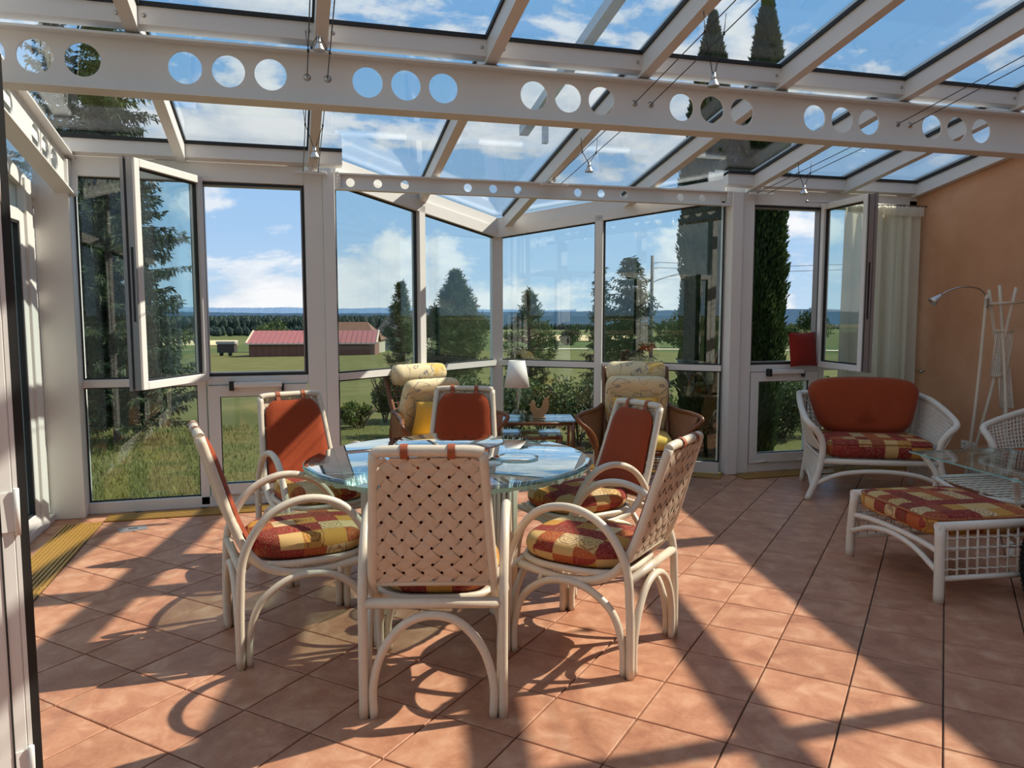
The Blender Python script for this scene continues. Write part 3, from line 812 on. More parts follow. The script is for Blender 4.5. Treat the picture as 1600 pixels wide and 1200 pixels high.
# ------------------------------------------------------------------ curtain, rod and wall fittings
def curtain():
    c = thing('curtain', 'cream pleated curtain hanging beside the orange wall', 'curtain', (0, 6.24, 0))
    u0, u1 = 5.02, 5.88; mb = MB(); NU, NV = 140, 26
    def f(a, b):
        z = 0.03+(2.50-0.03)*b; n = 9
        amp = 0.030+0.010*math.sin(3.1*b+1.0)+0.012*math.sin(a*17)
        if b > 0.965: amp *= 0.45
        ph = a*n*2*math.pi+1.1*math.sin(a*9+b*0.8)+0.8*math.sin(a*23+1)
        return (u0+(u1-u0)*a+0.012*math.sin(ph*0.5+b), amp*math.sin(ph), z)
    mb.surf(f, NU, NV)
    o = mb.build('cloth', 'curtain_cloth', c, fix=False)
    md = o.modifiers.new('thick', 'SOLIDIFY'); md.thickness = 0.003
    def f2(a, b):
        ph = a*34*2*math.pi+math.sin(a*40); return (u0+(u1-u0)*a, -0.036+0.012*math.sin(ph), 2.43+(0.085+0.006*math.sin(ph*1.7))*b)
    hd = MB().surf(f2, 240, 4).build('pleat_tape', 'curtain_cloth', c, fix=False)
    r = thing('curtain_rod', 'thin metal curtain rod above the cream curtain', 'curtain rod', (0, 6.24, 2.53))
    MB().tube([(4.60, 0, 0), (5.945, 0, 0)], 0.008, 10).build('rod', 'steel', r)
    MB().lathe([(0.0, -0.014), (0.013, -0.008), (0.016, 0), (0.013, 0.008), (0, 0.014)], 12).build('finial', 'steel', r, loc=(4.59, 0, 0))
    MB().bbox(5.70, 5.72, -0.01, 0.12, -0.012, 0.012).build('bracket', 'steel', r)
curtain()
tb = thing('curtain_tieback', 'small metal curtain hook on the orange wall', 'curtain hook', (UR, 6.22, 0.935))
MB().lathe([(0.018, 0), (0.018, 0.004), (0.006, 0.008), (0.006, 0.05)], 12).build('base', 'steel', tb, rot=(0, -math.pi/2, 0))
MB().tube(spline([(-0.05, 0, 0), (-0.06, -0.03, 0.01), (-0.05, -0.07, 0.0), (-0.045, -0.10, 0.015)], 5), 0.006, 8).build('hook', 'steel', tb)
so = thing('wall_socket', 'double white power socket low on the orange wall', 'power socket', (UR, 5.62, 0.30))
MB().bbox(-0.010, 0, -0.075, 0.075, -0.04, 0.04, 0.003).build('plate', 'socket_white', so)
for y in (-0.036, 0.036):
    e = MB().lathe([(0.024, 0), (0.024, 0.003), (0.020, 0.003), (0.020, 0.001), (0, 0.001)], 20).build('socket_ring', 'socket_white', so, loc=(-0.010, y, 0), rot=(0, -math.pi/2, 0))
    for d in (-0.008, 0.008): MB().lathe([(0.0025, 0), (0.0025, 0.002)], 8).build('pin_hole', 'black', e, loc=(0, d, 0.001))
sw = thing('wall_lamp', 'flat silver wall lamp high on the orange wall at the picture edge', 'wall lamp', (UR, 5.01, 1.86))
MB().bbox(-0.07, 0, -0.09, 0.09, -0.11, 0.11, 0.004).build('housing', 'alu', sw)
MB().bbox(-0.076, -0.068, -0.07, 0.075, -0.095, 0.095, 0.002).build('diffuser', 'shade', sw)

# ------------------------------------------------------------------ cable lights
def cable_pair(u, label):
    o = thing('lighting_cable', label, 'lighting cable', (u, 0, 0), 0, 'low-voltage lighting cables')
    zc = lambda v: 2.817+(v-4.6)*(-0.136)
    for k, s in enumerate((-0.055, 0.055)):
        v1, v0 = 6.30, 0.2
        MB().tube([(s, v1, zc(v1)), (s, 4.6, zc(4.6)), (s, v0, 2.817+(4.6-v0)*0.175)], 0.003, 6).build('wire', 'wire', o)
    MB().bbox(-0.12, 0.12, 6.28, 6.31, zc(6.3)-0.012, zc(6.3)+0.012, 0.003).build('end_bar', F, o)
    MB().bar((0, 6.295, zc(6.3)), (0, 6.295, zr(6.3)+0.02), 0.02, 0.02, (0, 1, 0)).build('hanger', F, o)
    return zc
zc = cable_pair(0.18, 'pair of thin lighting wires under the rafter beside the left column')
cable_pair(2.16, 'pair of thin lighting wires above the middle of the bay')
cable_pair(4.15, 'pair of thin lighting wires running above the open right casement')
def spot(u, v, zt, label):
    zw = zc(v) if v > 4.6 else 2.817+(4.6-v)*0.175
    o = thing('cable_spotlight', label, 'spotlight', (u, v, zw), 0, 'small cable spotlights')
    dz = zt-zw
    for s in (-1, 1):
        MB().tube([(s*0.066, 0, 0.10), (s*0.055, 0, 0.0), (s*0.008, 0, dz+0.055)], 0.0025, 6).build('suspension_wire', 'wire', o)
        MB().lathe([(0.006, -0.008), (0.006, 0.008)], 8).build('clamp', 'black', o, loc=(s*0.055, 0, 0))
    MB().lathe([(0.010, 0.055), (0.012, 0.030), (0.016, 0.022)], 12).build('lampholder', 'steel', o, loc=(0, 0, dz))
    MB().lathe([(0.014, 0.024), (0.020, 0.010), (0.030, -0.010), (0.033, -0.016), (0.030, -0.018), (0.0, -0.012)], 18).build('reflector_bulb', 'alu', o, loc=(0, 0, dz))
spot(0.18, 4.30, 2.90-0.04+0.03, 'small spotlight hanging on the left wires above the girder')
spot(0.18, 5.30, 2.53, 'small spotlight hanging on the left wires above the open casement')
spot(2.16, 3.74, 2.71, 'small spotlight hanging on the middle wires above the girder')
spot(2.16, 5.50, 2.57, 'small spotlight hanging on the middle wires near the bay')
spot(4.15, 5.68, 2.515, 'small spotlight hanging on the wires near the curtain')
spot(4.15, 3.45, 2.80, 'small spotlight hanging on the wires at the right edge above the girder')
# ------------------------------------------------------------------ dining table
TC = (0.80, 4.03)
dt = thing('dining_table', 'round glass dining table on a fluted rattan pedestal', 'table', (TC[0], TC[1], 0))
MB().lathe([(0.0, 0.728), (0.742, 0.728), (0.757, 0.738), (0.750, 0.747), (0.725, 0.752), (0.0, 0.752)], 96).build('glass_top', 'glass_table', dt)
ed = MB(); N = 180; ring = []
for k in range(N):
    a = 2*math.pi*k/N; j = random.uniform(-0.006, 0.004)
    ring.append((a, j, random.uniform(-0.006, 0.004)))
vs_ = []
for (a, j, z) in ring:
    c, s = math.cos(a), math.sin(a)
    vs_ += [((0.7585+j*0.1)*c, (0.7585+j*0.1)*s, 0.739), ((0.748+j)*c, (0.748+j)*s, 0.716+z), ((0.728+j*0.5)*c, (0.728+j*0.5)*s, 0.727)]
fs = []
for k in range(N):
    l = (k+1) % N; fs += [(k*3, l*3, l*3+1, k*3+1), (k*3+1, l*3+1, l*3+2, k*3+2)]
MB().add(vs_, fs).build('chipped_glass_rim', 'glass_edge', dt, label='rough chipped green glass rim')
for k, ang in enumerate((-59, 61, 181)):
    cx, cy = 0.40*math.cos(math.radians(ang)), 0.40*math.sin(math.radians(ang))
    col = link('pedestal_column', None, dt, (cx, cy, 0))
    pm = MB().tube([(0, 0, 0.02), (0, 0, 0.72)], 0.0125, 8); pme = pm.mesh('rattan_pole', 'rattan_white')
    for i in range(14):
        a = 2*math.pi*i/14; link('rattan_pole', pme, col, (0.058*math.cos(a), 0.058*math.sin(a), 0))
    MB().lathe([(0.072, 0.0), (0.072, 0.03), (0.06, 0.035)], 20).build('foot_ring', 'rattan_white', col)
    MB().lathe([(0.0, 0.718), (0.05, 0.718), (0.05, 0.728), (0.0, 0.728)], 20).build('support_disc', 'steel', col)
MB().tube([(0.40*math.cos(math.radians(a)), 0.40*math.sin(math.radians(a)), 0.12) for a in (-59, 61, 181)], 0.014, 8, closed=True).build('stretcher_ring', 'rattan_white', dt)
ls = thing('lazy_susan', 'round glass turntable on the middle of the dining table', 'lazy susan', (TC[0]+0.02, TC[1]+0.08, 0.752))
MB().lathe([(0.0, 0.058), (0.285, 0.058), (0.295, 0.064), (0.285, 0.070), (0.0, 0.070)], 64).build('glass_disc', 'glass_table', ls)
MB().lathe([(0.09, 0.0), (0.09, 0.008), (0.03, 0.014), (0.03, 0.05), (0.07, 0.057)], 24).build('bearing', 'glass_clear', ls)
pd_ = thing('glass_plate', 'flat round glass plate lying on the table beside the turntable', 'plate', (TC[0]+0.33, TC[1]-0.15, 0.752))
MB().lathe([(0.0, 0.001), (0.09, 0.001), (0.115, 0.006), (0.117, 0.009), (0.088, 0.005), (0.0, 0.004)], 40).build('dish', 'glass_table', pd_)

# ------------------------------------------------------------------ dining chairs
BZ0, BZ1 = 0.475, 0.985
SIDE = [(-0.190, -0.415, 1.00), (-0.203, -0.36, 0.82), (-0.218, -0.300, 0.62), (-0.230, -0.235, 0.48), (-0.238, -0.13, 0.402), (-0.242, 0.05, 0.380), (-0.238, 0.26, 0.402)]
def back_at(b):                       # b in 0..1 up the back: y, z, half width
    pts = [(-0.245, 0.50), (-0.300, 0.62), (-0.36, 0.82), (-0.412, 0.99)]
    z = 0.50+(0.99-0.50)*b
    for (y0, z0), (y1, z1) in zip(pts[:-1], pts[1:]):
        if z <= z1+1e-9:
            t = (z-z0)/(z1-z0); return y0+(y1-y0)*t, z, 0.226-0.036*b
    return pts[-1][0], z, 0.19
def make_chair():
    t = thing('dining_chair', 'x', 'chair', (0, 0, 0), 0, 'rattan dining chairs round the glass table')
    R_ = 0.0185
    for s in (-1, 1):
        m_ = lambda pts: [(s*p[0], p[1], p[2]) for p in pts]
        arm = spline(m_([(0.262, -0.29, 0), (0.262, -0.285, 0.30), (0.264, -0.262, 0.50), (0.270, -0.16, 0.655), (0.276, 0.0, 0.715), (0.282, 0.16, 0.665), (0.288, 0.27, 0.50), (0.288, 0.298, 0.28), (0.288, 0.30, 0)]), 6)
        MB().tube(arm, R_, 10).build('arm_hoop', 'rattan_white', t)
        ar = spline(m_([(0.250, -0.254, 0), (0.252, -0.250, 0.13), (0.256, -0.205, 0.27), (0.262, -0.10, 0.355), (0.268, 0.01, 0.378), (0.272, 0.12, 0.355), (0.278, 0.22, 0.27), (0.282, 0.262, 0.13), (0.282, 0.264, 0)]), 5)
        MB().tube(ar, 0.0165, 10).build('side_arch', 'rattan_white', t)
        MB().tube(spline(m_([(-p[0], p[1], p[2]) for p in SIDE]), 6), 0.0195, 10).build('back_post', 'rattan_white', t)
        MB().tube(m_([(0.236, -0.05, 0.40), (0.268, -0.05, 0.37)]), 0.010, 8).build('arm_spacer', 'rattan_white', t)
        MB().tube(m_([(0.236, 0.14, 0.40), (0.272, 0.14, 0.36)]), 0.010, 8).build('arm_spacer', 'rattan_white', t)
    for y, hw in ((-0.29, 0.225), (0.30, 0.25)):
        pts = spline([(-hw, y, 0), (-hw, y, 0.13), (-hw*0.82, y, 0.26), (-hw*0.45, y, 0.355), (0, y, 0.385), (hw*0.45, y, 0.355), (hw*0.82, y, 0.26), (hw, y, 0.13), (hw, y, 0)], 5)
        MB().tube(pts, 0.0165, 10).build('front_arch' if y > 0 else 'rear_arch', 'rattan_white', t)
    MB().tube(spline([(-0.192, -0.413, 1.0), (-0.15, -0.418, 1.008), (0, -0.422, 1.010), (0.15, -0.418, 1.008), (0.192, -0.413, 1.0)], 5), 0.0205, 10).build('top_rail', 'rattan_white', t)
    MB().tube([(-0.228, -0.245, 0.492), (0.228, -0.245, 0.492)], 0.014, 8).build('lower_back_rail', 'rattan_white', t)
    MB().tube([(-0.255, -0.275, 0.425), (0.255, -0.275, 0.425)], 0.020, 10).build('rear_stretcher', 'rattan_white', t)
    MB().tube([(-0.285, 0.29, 0.40), (0.285, 0.29, 0.40)], 0.016, 10).build('front_stretcher', 'rattan_white', t)
    sp = [(0.245*math.copysign(abs(math.cos(a))**0.6, math.cos(a)), 0.035+0.262*math.copysign(abs(math.sin(a))**0.75, math.sin(a)), 0.425) for a in [2*math.pi*k/40 for k in range(40)]]
    MB().tube(sp, 0.016, 8, closed=True).build('seat_ring', 'rattan_white', t)
    MB().prism([(p[0]*0.95, 0.035+(p[1]-0.035)*0.95) for p in sp], 2, 0.418, 0.428).build('seat_base', 'weave', t)
    MB().bar((-0.12, -0.12, 0.405), (-0.12, 0.2, 0.405), 0.02, 0.012).bar((0.12, -0.12, 0.405), (0.12, 0.2, 0.405), 0.02, 0.012).bar((-0.14, 0.04, 0.395), (0.14, 0.04, 0.395), 0.02, 0.012).build('swivel_bracket', 'gasket', t)
    for sx in (-1, 1):
        for y, x0 in ((-0.285, 0.262), (0.297, 0.287)):
            MB().box(min(sx*(x0-0.045), sx*(x0+0.015)), max(sx*(x0-0.045), sx*(x0+0.015)), y-0.012, y+0.012, 0.0, 0.004).build('foot_glide', 'black', t)
    sh = lambda x, y: (x*(1.0-0.06*(y < 0)*abs(y)/0.26), y)
    MB.build(cushion(0.250, 0.268, 0.125, 0.422, 2.9, 0.22, 44, 11, shape=sh), 'seat_cushion', 'patchwork', t).location = (0, 0.035, 0)
    # woven back: flat strips crossing on the diagonal
    bw_ = link('woven_back', None, t)
    LB = 0.51; pit = 0.0505; hwid = 0.0198
    def P3(a, b, off):
        y, z, hw = back_at(min(max(b/LB, 0), 1))
        return (a, y+off*0.95, z+off*0.3)
    def inside_range(ax, bx, dx):       # parameter range on a 45 degree line inside the trapezoid
        lo, hi = -2.0, 2.0
        for (nx, nb, c) in ((0, -1, 0.0), (0, 1, LB), (1, 0.036/LB, 0.226), (-1, 0.036/LB, 0.226)):
            d0 = nx*ax+nb*bx-c; dd = nx*dx+nb*1.0
            dd *= math.sqrt(.5)
            if abs(dd) < 1e-9:
                if d0 > 0: return None
            elif dd > 0: hi = min(hi, -d0/dd)
            else: lo = max(lo, -d0/dd)
        return (lo, hi) if hi-lo > 0.012 else None
    q = math.sqrt(.5)
    for dirn in (1, -1):
        for k in range(-10, 20):
            # line: through (k*pit*sqrt2 offset along x) at b=0
            x0 = dirn*(-0.9+k*pit/q)+0.0
            mid = inside_range(x0, 0.0, dirn)
            if not mid: continue
            e = []
            for sg in (-1, 1):
                r_ = inside_range(x0+sg*hwid*q*(1), -sg*dirn*hwid*q, dirn)
                e.append(r_ if r_ else mid)
            n = max(3, int((mid[1]-mid[0])/(pit/4))+1)
            mb = MB(); vs_ = []
            for i in range(n+1):
                f = i/n
                for sg, (lo, hi) in zip((-1, 1), e):
                    s_ = lo+(hi-lo)*f
                    a = x0+sg*hwid*q+dirn*q*s_; b = -sg*dirn*hwid*q+q*s_
                    m0 = mid[0]+(mid[1]-mid[0])*f; mx_, mb_ = x0+dirn*q*m0, q*m0
                    idx = (0.9-(mx_+mb_))/(pit/q) if dirn > 0 else ((mx_-mb_)+0.9)/(pit/q)
                    off = -0.012+dirn*0.0034*math.cos(math.pi*(idx+k))
                    vs_.append(P3(a, b, off))
            fs = [(2*i, 2*i+1, 2*i+3, 2*i+2) for i in range(n)]
            nv = len(vs_)
            vs2 = [(p[0], p[1]+0.0018, p[2]) for p in vs_]
            mb.add(vs_+vs2, fs+[tuple(nv+j for j in reversed(q_)) for q_ in fs]+[(2*i, 2*i+2, nv+2*i+2, nv+2*i) for i in range(n)]+[(2*i+1, nv+2*i+1, nv+2*i+3, 2*i+3) for i in range(n)], False)
            mb.build('strip', 'weave', bw_)
    # orange slip-over cover on the front of the back
    mb = MB(); NA, NB = 17, 20
    def cover(side):
        def f(a, b):
            x = a*2-1; y, z, hw = back_at(min(b*0.985, 1.0))
            top = 1.0
            if b > 0.78: top = math.sqrt(max(0.0, 1-((b-0.78)/0.235)**2))*0.42+0.58
            k = max(0, (1-x**6)*(1-(2*b-1)**8))**0.5
            th = 0.012+0.020*k
            return (x*(hw-0.018)*top, y+0.012+(th if side > 0 else 0.004)*1.0, z+(0.006 if side > 0 else 0.0)-0.01)
        return f
    mb.surf(cover(1), NA, NB); mb.surf(cover(-1), NA, NB)
    cv = mb.build('back_cover', 'orange_cloth', t, fix=False)
    for x in (-0.082, 0.082):
        ring = [(0.0, -0.422+0.026*math.cos(a), 1.008+0.026*math.sin(a)) for a in [2*math.pi*i/14 for i in range(14)]]
        lp = MB(); vs_ = [(x+d, p[1], p[2]) for d in (-0.013, 0.013) for p in ring]
        lp.add(vs_, [(i, (i+1) % 14, 14+(i+1) % 14, 14+i) for i in range(14)], True)
        lp.bar((x, -0.396, 1.0), (x, -0.372, 0.93), 0.026, 0.004, (0, 1, 0))
        lp.build('hanging_loop', 'strap', cv)
    return t
chair0 = make_chair()
CH = [((0.557, 3.053), 75.2, 1.03, 'rattan dining chair nearest the camera, seen from behind with woven back'),
      ((-0.001, 3.695), 10.3, 1.00, 'rattan dining chair at the left of the table, seen in profile facing the table'),
      ((1.32, 3.24), 132.4, 0.97, 'rattan dining chair at the near right of the table, woven back turned outward'),
      ((1.60, 4.13), 196.0, 0.965, 'rattan dining chair at the far right of the table, in front of a yellow armchair'),
      ((1.00, 4.81), -110.0, 0.985, 'rattan dining chair across the table, facing the camera'),
      ((0.128, 4.742), -70.0, 0.985, 'rattan dining chair at the far left before the low window, orange cover half sunlit')]
for k, ((x, y), a, zs, lb) in enumerate(CH):
    c = chair0 if k == 0 else copy_tree(chair0)
    c['label'] = lb
    c.location = (x, y, 0); c.rotation_euler = (0, 0, math.radians(a-90)); c.scale = (1, 1, zs)

# ------------------------------------------------------------------ white wicker armchairs, ottoman and coffee table
def lattice(mb, A, B, C, D, nu, nv, r, bow=(0, 0, 0)):
    # patch A-B (one edge) to D-C (other edge): strands both ways, pushed out by bow in the middle
    A, B, C, D, bow = (Vector(p) for p in (A, B, C, D, bow))
    def pt(a, b): return (A*(1-a)+B*a)*(1-b)+(D*(1-a)+C*a)*b+bow*(4*b*(1-b)*0.6+4*a*(1-a)*0.4)
    for i in range(nu+1):
        mb.tube([pt(i/nu, j/8) for j in range(9)], r, 5, cap=False)
    for j in range(nv+1):
        mb.tube([pt(i/8, j/nv)+Vector((0, 0, 0.0)) for i in range(9)], r*0.9, 5, cap=False)
    return mb
def white_armchair(label):
    t = thing('wicker_armchair', label, 'armchair', (0, 0, 0), 0, 'white wicker armchairs')
    W = 'wicker_white'
    for s in (-1, 1):
        m_ = lambda pts: [(s*p[0], p[1], p[2]) for p in pts]
        MB().tube(spline(m_([(0.50, -0.40, 0.79), (0.535, -0.18, 0.765), (0.56, 0.06, 0.71), (0.565, 0.28, 0.65), (0.545, 0.35, 0.615), (0.49, 0.355, 0.56), (0.445, 0.345, 0.48), (0.44, 0.345, 0.36), (0.48, 0.36, 0.18), (0.55, 0.375, 0.0)]), 6), 0.026, 10).build('arm_frame', W, t)
        MB().tube(spline(m_([(0.50, -0.40, 0.79), (0.46, -0.37, 0.55), (0.43, -0.34, 0.33), (0.46, -0.36, 0.0)]), 6), 0.024, 10).build('rear_leg', W, t)
        MB().tube(spline(m_([(0.43, -0.34, 0.34), (0.435, 0.0, 0.33), (0.44, 0.335, 0.34)]), 5), 0.016, 8).build('side_rail', W, t)
        lattice(MB(), *m_([(0.50, -0.40, 0.79), (0.56, 0.32, 0.64), (0.44, 0.345, 0.40), (0.43, -0.34, 0.36)]), 22, 11, 0.0075, (s*0.02, 0, 0)).build('wicker_side', W, t)
        MB().tube(spline(m_([(0.515, 0.36, 0.10), (0.48, 0.0, 0.17), (0.45, -0.34, 0.10)]), 5), 0.013, 8).build('side_stretcher', W, t)
        lattice(MB(), *m_([(0.44, 0.33, 0.33), (0.43, -0.34, 0.33), (0.45, -0.35, 0.12), (0.505, 0.35, 0.14)]), 20, 7, 0.006).build('lower_wicker', W, t)
    MB().tube(spline([(-0.50, -0.40, 0.79), (-0.25, -0.44, 0.80), (0, -0.45, 0.805), (0.25, -0.44, 0.80), (0.50, -0.40, 0.79)], 5), 0.026, 10).build('top_rail', W, t)
    lattice(MB(), (-0.50, -0.40, 0.79), (0.50, -0.40, 0.79), (0.43, -0.34, 0.36), (-0.43, -0.34, 0.36), 26, 12, 0.007, (0, -0.04, 0)).build('wicker_back', W, t)
    MB().tube([(-0.44, 0.345, 0.315), (0.44, 0.345, 0.315)], 0.024, 10).build('front_rail', W, t)
    MB().tube(spline([(-0.51, 0.365, 0.12), (-0.3, 0.365, 0.215), (0, 0.365, 0.245), (0.3, 0.365, 0.215), (0.51, 0.365, 0.12)], 6), 0.019, 10).build('front_arch', W, t)
    lattice(MB(), (-0.44, 0.33, 0.325), (0.44, 0.33, 0.325), (0.43, -0.34, 0.325), (-0.43, -0.34, 0.325), 16, 10, 0.006).build('seat_webbing', W, t)
    return t
AC1, AC1R = (4.665, 5.40), math.atan2(-0.90, -0.44)-math.pi/2
ac = white_armchair('wide white wicker armchair with flared arms before the curtain')
ac.location = (AC1[0], AC1[1], 0); ac.rotation_euler = (0, 0, AC1R)
AC2, AC2R = (5.49, 4.18), math.pi/2
ac2 = copy_tree(ac); ac2['label'] = 'white wicker armchair cut off by the right picture edge'; ac2.location = (AC2[0], AC2[1], 0); ac2.rotation_euler = (0, 0, AC2R)
def loc2(c, r, x, y, z): 
    return (c[0]+x*math.cos(r)-y*math.sin(r), c[1]+x*math.sin(r)+y*math.cos(r), z)
def seat_pad(c, r, label, mat='patchwork'):
    o = thing('seat_cushion', label, 'cushion', loc2(c, r, 0, 0.03, 0.335), r)
    cushion(0.425, 0.345, 0.165, 0.0, 6.0, 0.12, 56, 11).build('pad', mat, o)
    MB().tube([(0.420*math.copysign(abs(math.cos(a))**(1/3), math.cos(a)), 0.340*math.copysign(abs(math.sin(a))**(1/3), math.sin(a)), 0.130) for a in [2*math.pi*k/64 for k in range(64)]], 0.004, 6, closed=True).build('piping', 'strap', o)
seat_pad(AC1, AC1R, 'patchwork seat cushion on the white armchair before the curtain')
seat_pad(AC2, AC2R, 'patchwork seat cushion on the armchair at the right picture edge')
def back_pillow(c, r, label, mat, y=-0.20, lean=0.30, hx=0.49, hz=0.245, z=0.70):
    o = thing('back_cushion', label, 'cushion', loc2(c, r, 0, y, z), r)
    shp = lambda x, y: (x*(0.86+0.14*max(-1, min(1, y/hz))), y+0.018*(1-(x/hx)**2)*(1 if y > 0 else 0))
    p_ = cushion(hx, hz, 0.20, -0.10, 4.2, 0.30, 56, 11, shape=shp).build('pad', mat, o)
    p_.rotation_euler = (math.pi/2+lean, 0, 0)
    rim = [shp(hx*math.copysign(abs(math.cos(a))**(2/4.2), math.cos(a)), hz*math.copysign(abs(math.sin(a))**(2/4.2), math.sin(a))) for a in [2*math.pi*k/64 for k in range(64)]]
    MB().tube([(q_[0], q_[1], 0) for q_ in rim], 0.004, 6, closed=True).build('seam', mat, p_)
back_pillow(AC1, AC1R, 'big rust orange back cushion on the white wicker armchair', 'orange_cloth', -0.21)
back_pillow(AC2, AC2R, 'dark wine red back cushion at the right picture edge', 'wine_cloth', -0.21)
OT = (3.60, 3.55); OTR = math.radians(-7.0)
ot = thing('ottoman', 'white rattan footstool with woven end panels', 'ottoman', (OT[0], OT[1], 0), OTR)
W = 'wicker_white'
for sx in (-1, 1):
    MB().tube(spline([(sx*0.315, -0.40, 0), (sx*0.315, -0.395, 0.18), (sx*0.31, -0.378, 0.40)], 4), 0.027, 10).build('leg', W, ot)
    MB().tube(spline([(sx*0.315, 0.40, 0), (sx*0.315, 0.395, 0.18), (sx*0.31, 0.378, 0.40)], 4), 0.027, 10).build('leg', W, ot)
    MB().tube(spline([(sx*0.31, -0.385, 0.265), (sx*0.31, -0.2, 0.285), (sx*0.31, 0, 0.29), (sx*0.31, 0.2, 0.285), (sx*0.31, 0.385, 0.265)], 5), 0.016, 8).build('side_rail', W, ot)
    MB().tube(spline([(sx*0.318, -0.39, 0.16), (sx*0.318, -0.2, 0.235), (sx*0.318, 0, 0.26), (sx*0.318, 0.2, 0.235), (sx*0.318, 0.39, 0.16)], 5), 0.016, 8).build('side_arch', W, ot)
for sy in (-1, 1):
    MB().tube([(-0.33, sy*0.378, 0.40), (0.33, sy*0.378, 0.40)], 0.024, 10).build('end_rail', W, ot)
    MB().tube([(-0.315, sy*0.395, 0.125), (0.315, sy*0.395, 0.125)], 0.015, 10).build('lower_rail', W, ot)
    ep = link('woven_end', None, ot)
    me = None
    for k in range(10):
        x = -0.27+k*0.06
        if me is None:
            mb = MB().tube([(0, 0, 0), (0, 0.015, -0.275)], 0.0065, 6); me = mb.mesh('upright', W)
        o = link('upright', me, ep, (x, sy*0.380, 0.395)); o.scale = (1, sy, 1)
    for k in range(4):
        z = 0.17+k*0.055; pts = [(-0.31+i*0.02, sy*(0.380+(0.395-z)*0.055)+0.009*math.cos(i*math.pi/1.5), z) for i in range(32)]
        MB().tube(pts, 0.005, 5).build('weaver', W, ep)
for y in (-0.36, 0.36): MB().tube([(-0.31, y, 0.27), (0.31, y, 0.27)], 0.012, 8).build('cross_rail', W, ot)
otc = thing('footstool_cushion', 'patchwork cushion on the white rattan footstool', 'cushion', (OT[0], OT[1], 0.318), OTR)
cushion(0.335, 0.36, 0.135, 0.0, 7.0, 0.14, 56, 11).build('pad', 'patchwork', otc)
MB().tube([(0.332*math.copysign(abs(math.cos(a))**(2/7), math.cos(a)), 0.357*math.copysign(abs(math.sin(a))**(2/7), math.sin(a)), 0.108) for a in [2*math.pi*k/64 for k in range(64)]], 0.0045, 6, closed=True).build('piping', 'strap', otc)
CT = (4.70, 4.06); CTR = math.radians(-7.0)
ct = thing('coffee_table', 'rectangular glass coffee table on a white wicker base', 'table', (CT[0], CT[1], 0), CTR)
MB().bbox(-0.41, 0.41, -0.52, 0.52, 0.488, 0.500, 0.003).build('glass_top', 'glass_shelf', ct)
MB().box(-0.412, 0.412, -0.522, -0.52, 0.489, 0.499).box(-0.412, 0.412, 0.52, 0.522, 0.489, 0.499).box(-0.412, -0.41, -0.52, 0.52, 0.489, 0.499).box(0.41, 0.412, -0.52, 0.52, 0.489, 0.499).build('glass_edge', 'glass_edge', ct)
for sx in (-1, 1):
    for sy in (-1, 1):
        MB().tube(spline([(sx*0.37, sy*0.42, 0.486), (sx*0.34, sy*0.40, 0.44), (sx*0.30, sy*0.37, 0.36), (sx*0.30, sy*0.37, 0.24), (sx*0.34, sy*0.40, 0.10), (sx*0.37, sy*0.42, 0.0)], 6), 0.021, 10).build('leg', W, ct)
    MB().tube(spline([(sx*0.31, -0.38, 0.33), (sx*0.36, 0, 0.30), (sx*0.31, 0.38, 0.33)], 6), 0.017, 8).build('shelf_rail', W, ct)
for sy in (-1, 1): MB().tube([(-0.31, sy*0.375, 0.33), (0.31, sy*0.375, 0.33)], 0.017, 8).build('shelf_rail', W, ct)
sh_ = link('woven_shelf', None, ct)
for k in range(9):
    x = -0.28+k*0.07; MB().tube([(x, -0.37, 0.325), (x, 0.37, 0.325)], 0.008, 6).build('shelf_cane', W, sh_)
for k in range(12):
    y = -0.35+k*0.0636; MB().tube([(-0.31, y, 0.335), (0.31, y, 0.335)], 0.007, 6).build('shelf_cane', W, sh_)
gd = thing('glass_dish', 'shallow clear glass dish on the coffee table', 'dish', loc2(CT, CTR, 0.02, 0.30, 0.501))
MB().lathe([(0.0, 0.0), (0.05, 0.0), (0.10, 0.02), (0.13, 0.045), (0.126, 0.045), (0.095, 0.024), (0.045, 0.006), (0.0, 0.006)], 32).build('bowl', 'glass_clear', gd)

# red cushion on the sill, black wicker basket at the right edge
rc = thing('sill_cushion', 'small square red cushion standing on the right window ledge', 'cushion', (4.67, 6.325, 1.165), 0.12)
o = pillow(0.165, 0.165, 0.12).build('pad', 'red_cloth', rc, fix=False); o.rotation_euler = (math.radians(82), 0, 0)
bp_ = (rgt*(0.727*3.95)+fwd*3.95)
bk = thing('black_basket', 'black woven basket just showing at the right picture edge', 'basket', (bp_.x, bp_.y, 0))
mb = MB()
for k in range(15):
    z = 0.02+k*0.026; r_ = 0.14+0.03*math.sin(k/14*math.pi)
    mb.tube([((r_+0.006*math.cos(i*math.pi))*math.cos(2*math.pi*i/36), (r_+0.006*math.cos(i*math.pi))*math.sin(2*math.pi*i/36), z) for i in range(36)], 0.014, 6, closed=True)
mb.build('woven_wall', 'gasket', bk)
MB().lathe([(0.0, 0.0), (0.14, 0.0), (0.14, 0.012), (0.0, 0.012)], 30).build('bottom', 'gasket', bk)
MB().tube([(0.15*math.cos(2*math.pi*i/36), 0.15*math.sin(2*math.pi*i/36), 0.41) for i in range(36)], 0.016, 8, closed=True).build('rim', 'gasket', bk)

